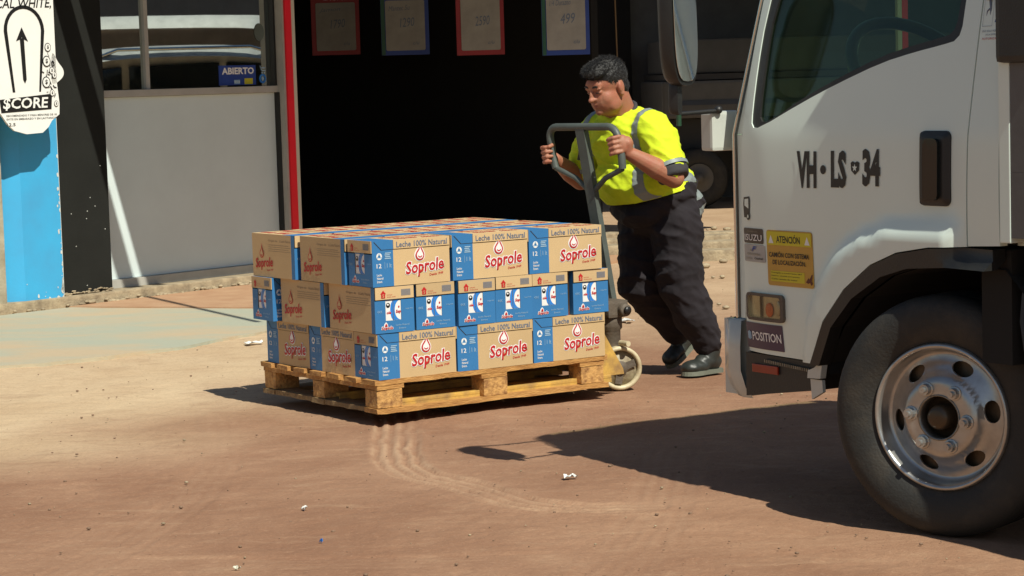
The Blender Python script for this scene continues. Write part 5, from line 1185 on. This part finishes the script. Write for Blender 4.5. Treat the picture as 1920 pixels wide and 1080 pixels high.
# ---- wheels
def tyre(mb, c, R=.372, w=.20, seg=72):
    pr = [(.222, .006), (.235, -.004), (.27, -.018), (.315, -.022), (.345, -.014), (.360, -.002), (.369, .012), (.372, .03)]
    for k in range(4): x0 = .03 + k * (w - .06) / 4; pr += [(.372, x0 + .006), (.372, x0 + .026), (.364, x0 + .028), (.364, x0 + .033)]
    pr += [(.372, w - .03), (.36, w), (.31, w + .02), (.222, w - .01)]
    mb.lathe([(r * R / .372, y) for r, y in pr], c, 'Y', seg)
def rimy(x, z):
    r = math.hypot(x, z)
    P5 = [(0, -.014), (.112, -.014), (.122, -.008), (.138, .018), (.180, .040), (.200, .042), (.200, .022), (.2065, .004), (.214, -.010), (.222, -.008), (.226, .006)]
    for (a, ya), (c, yc) in zip(P5[:-1], P5[1:]):
        if r <= c: return ya + (yc - ya) * sst((r - a) / (c - a))
    return .006
def make_wheel(name, loc, rz, R=.372, detail=True):
    w = bpy.data.objects.new(name, None); C.objects.link(w); w.parent = TR; w.location = loc; w.rotation_euler[2] = rz
    b = MB(); tyre(b, (0, 0, 0), R); b.build('tyre', M['rubber'], w)
    circ = [(.1885 * math.cos(2 * math.pi * k / 64), .1885 * math.sin(2 * math.pi * k / 64)) for k in range(64)]
    hs = [[(.066 * math.cos(2 * math.pi * k / 28), .066 * math.sin(2 * math.pi * k / 28)) for k in range(28)]]
    for j in range(8 if False else 6):
        a = rad(8 + 60 * j); c_, s_ = math.cos(a), math.sin(a); h = []
        for k in range(16):
            u, v = .0215 * math.cos(2 * math.pi * k / 16), .035 * math.sin(2 * math.pi * k / 16); h.append(((.158 + u) * c_ - v * s_, (.158 + u) * s_ + v * c_))
        hs.append(h)
    panel(circ, hs, rimy, .008, .012).build('rim', M['silver'], w)
    b = MB(); b.lathe([(.180, .0405), (.188, .0425), (.196, .041), (.203, .030), (.2065, .012), (.210, -.004), (.216, -.011), (.222, -.010), (.226, -.004), (.227, .008)], (0, 0, 0), 'Y', 96); b.build('rim_lip', M['silver'], w)
    b = MB(); b.lathe([(.0655, -.017), (.071, -.017), (.071, .05), (.0655, .05)], (0, 0, 0), 'Y', 32, close=True); b.build('hub_ring', M['steel'], w)
    b = MB(); b.lathe([(.001, -.030), (.022, -.030), (.034, -.024), (.038, -.010), (.039, .03), (.052, .034), (.067, .04), (.15, .065), (.20, .06)], (0, 0, 0), 'Y', 32); b.build('hub', pm('greasy brown hub', (.09, .065, .04), .35, metal=.5, bump=.1), w)
    for j in range(6):
        a = rad(55 + 60 * j); b = MB(); c0 = (.094 * math.cos(a), 0, .094 * math.sin(a)); b.lathe([(.001, -.047), (.009, -.047), (.0095, -.036), (.0165, -.036), (.0175, -.018), (.0225, -.0165), (.0235, -.0140)], c0, 'Y', 12, smooth=False); b.build('lug_nut', M['silver'], w)
    b = MB(); b.lathe([(.15, .09), (.21, .08), (.213, .18), (.1, .18)], (0, 0, 0), 'Y', 24); b.build('brake_drum', M['void'], w)
    return w
make_wheel('wheel', (.042, .025, .366), rad(20))
MB().lathe([(.222, 0), (.27, -.02), (.35, -.01), (.372, .03), (.372, .18), (.3, .2), (.0, .2)], (.058, 1.58, .372), 'Y', 40).build('far_wheel', M['rubber'], TR)
for y_ in (.05, 1.50): MB().lathe([(.0, .06), (.2, .06), (.222, 0), (.27, -.02), (.35, -.01), (.372, .03), (.372, .22), (.3, .24), (.0, .24)], (2.75, y_, .372), 'Y', 40).build('rear_wheel', M['rubber'], TR)
# chassis, deck and gear behind the cab
for y_ in (.55, 1.15): MB().box(-.9, 4.0, y_, y_ + .08, .50, .70).build('chassis_rail', M['void'], TR)
MB().tube([(.058, .2, .36), (.058, 1.6, .36)], .05, 10).build('axle', M['void'], TR)
b = MB(); b.box(.372, .56, -.055, .42, 1.432, 2.2, bev=.02); b.build('intake_box', M['black'], TR)
b = MB(); b.box(.4115, 4.4, -.034, 1.84, .93, 1.12); b.box(.412, .50, -.034, 1.84, 1.1205, 2.34); b.build('load_deck', M['greywall'], TR)
b = MB(); b.tube([(.41, .05, .84), (.385, .05, .76), (.375, .05, .68), (.39, .05, .60), (.42, .06, .53), (.46, .07, .46)], .014, 10); b.build('hose', pm('blue grey hose', (.018, .03, .042), .7, bump=0), TR)
b = MB(); b.prism([(.43, .95), (.475, .95), (.52, .30), (.46, .30)], .03, .45); b.build('mud_guard', M['void'], TR)
MB().box(.62, 1.5, .04, .5, .45, .9, bev=.03).build('fuel_tank', M['black'], TR)

# ---------------------------------------------------------------- vehicles off to the right, mirrored in the shop window
def simple_car(name, label, loc, rz, L, W, H, hood, paint, belt=.95, van=False):
    t = thing(name, label, 'car' if not van else 'van', loc, rz)
    if van: side = [(0, .35), (0, 1.0), (.25, 1.15), (.75, H - .15), (1.0, H), (L - .1, H), (L, H - .1), (L, .35)]
    else: side = [(0, .35), (0, .85), (.3, 1.0), (1.15, 1.08), (1.75, H - .12), (2.1, H), (L - .9, H), (L - .35, H - .12), (L - .02, 1.05), (L, .4)]
    side = smooth_poly(side, 2); n = len(side); ks = [(0, .90), (.06, .98), (.5, 1), (.94, .98), (1, .90)]; vs = []
    for (k, sc) in ks:
        for (x, z) in side:
            tz = max(0, z - belt) * .22; y = k * W; y = y + tz if k < .5 else (y - tz if k > .5 else y)
            vs.append((L / 2 + (x - L / 2) * sc, y, .35 + (z - .35) * (sc + .1 if sc < 1 else 1) * .98))
    b = MB(); b.add(vs, [(r * n + i, r * n + (i + 1) % n, (r + 1) * n + (i + 1) % n, (r + 1) * n + i) for r in range(4) for i in range(n)] + [tuple(range(n)), tuple(reversed(range(4 * n, 5 * n)))], 0, True); b.build('body', paint, t)
    for sgn, yy in ((-1, 0), (1, W)):
        if van: wins = [[(.5, 1.15), (1.35, 1.15), (1.35, H - .25), (.85, H - .25)]]
        else: wins = [[(1.42, 1.10), (2.35, 1.10), (2.35, H - .10), (1.9, H - .13)], [(2.42, 1.10), (3.3, 1.10), (3.3, H - .12), (2.42, H - .10)], [(3.37, 1.10), (3.95, 1.10), (3.7, H - .16), (3.37, H - .12)]]
        for w in wins:
            b = MB(); b.prism(w, yy - sgn * -.0 + (-.012 if sgn < 0 else .0), yy + (.0 if sgn < 0 else .012)); b.v = [(x, y + (-sgn) * max(0, z - belt) * .22 + sgn * .004, z) for x, y, z in b.v]; b.build('window', M['carglass'], t)
        if not van:
            b = MB(); b.tube([(1.95, yy - sgn * .22, H - .0), (2.1, yy - sgn * .22, H + .05), (L - 1.1, yy - sgn * .22, H + .05), (L - .9, yy - sgn * .22, H - .02)], .018, 8); b.build('roof_rail', M['chrome'], t)
        for x_ in (.8, L - .85):
            b = MB().lathe([(0, -.02), (.2, -.03), (.33, -.02), (.35, .01), (.35, .1), (.2, .1)], (x_, yy + (.02 if sgn < 0 else -.02), .35), 'Y', 28)
            if sgn > 0: b.v = [(x, 2 * yy - y, z) for x, y, z in b.v]
            b.build('wheel', M['rubber'], t)
    return t
simple_car('parked_suv', 'silver estate car with roof rails mirrored in the shop window', (3.9, 19.9, 0), rad(-88), 4.5, 1.8, 1.78, 0, M['suv'])
o_ = MB().box(15, 15.3, 4, 30, 0, 5.5).build('boundary_wall', M['greywall']); tag(o_, 'tall dark grey boundary wall beyond the cars mirrored in the shop window', 'wall')
simple_car('parked_hatchback', 'grey car parked beside the silver one, mirrored at the right of the shop window', (7.4, 20.2, 0), rad(100), 4.3, 1.75, 1.72, 0, M['van'])
simple_car('parked_van', 'white van mirrored in the shop window behind the silver car', (9.0, 13.4, 0), rad(92), 5.2, 1.9, 2.15, 0, M['van'], van=True)
for o_ in S.objects:
    if o_.name.split('.')[0] in ('front_print', 'side_print', 'back_print', 'top_print', 'handwriting', 'doodle', 'step_tread', 'loading_notice'): o_['kind'] = 'stuff'
S.frame_set(1)
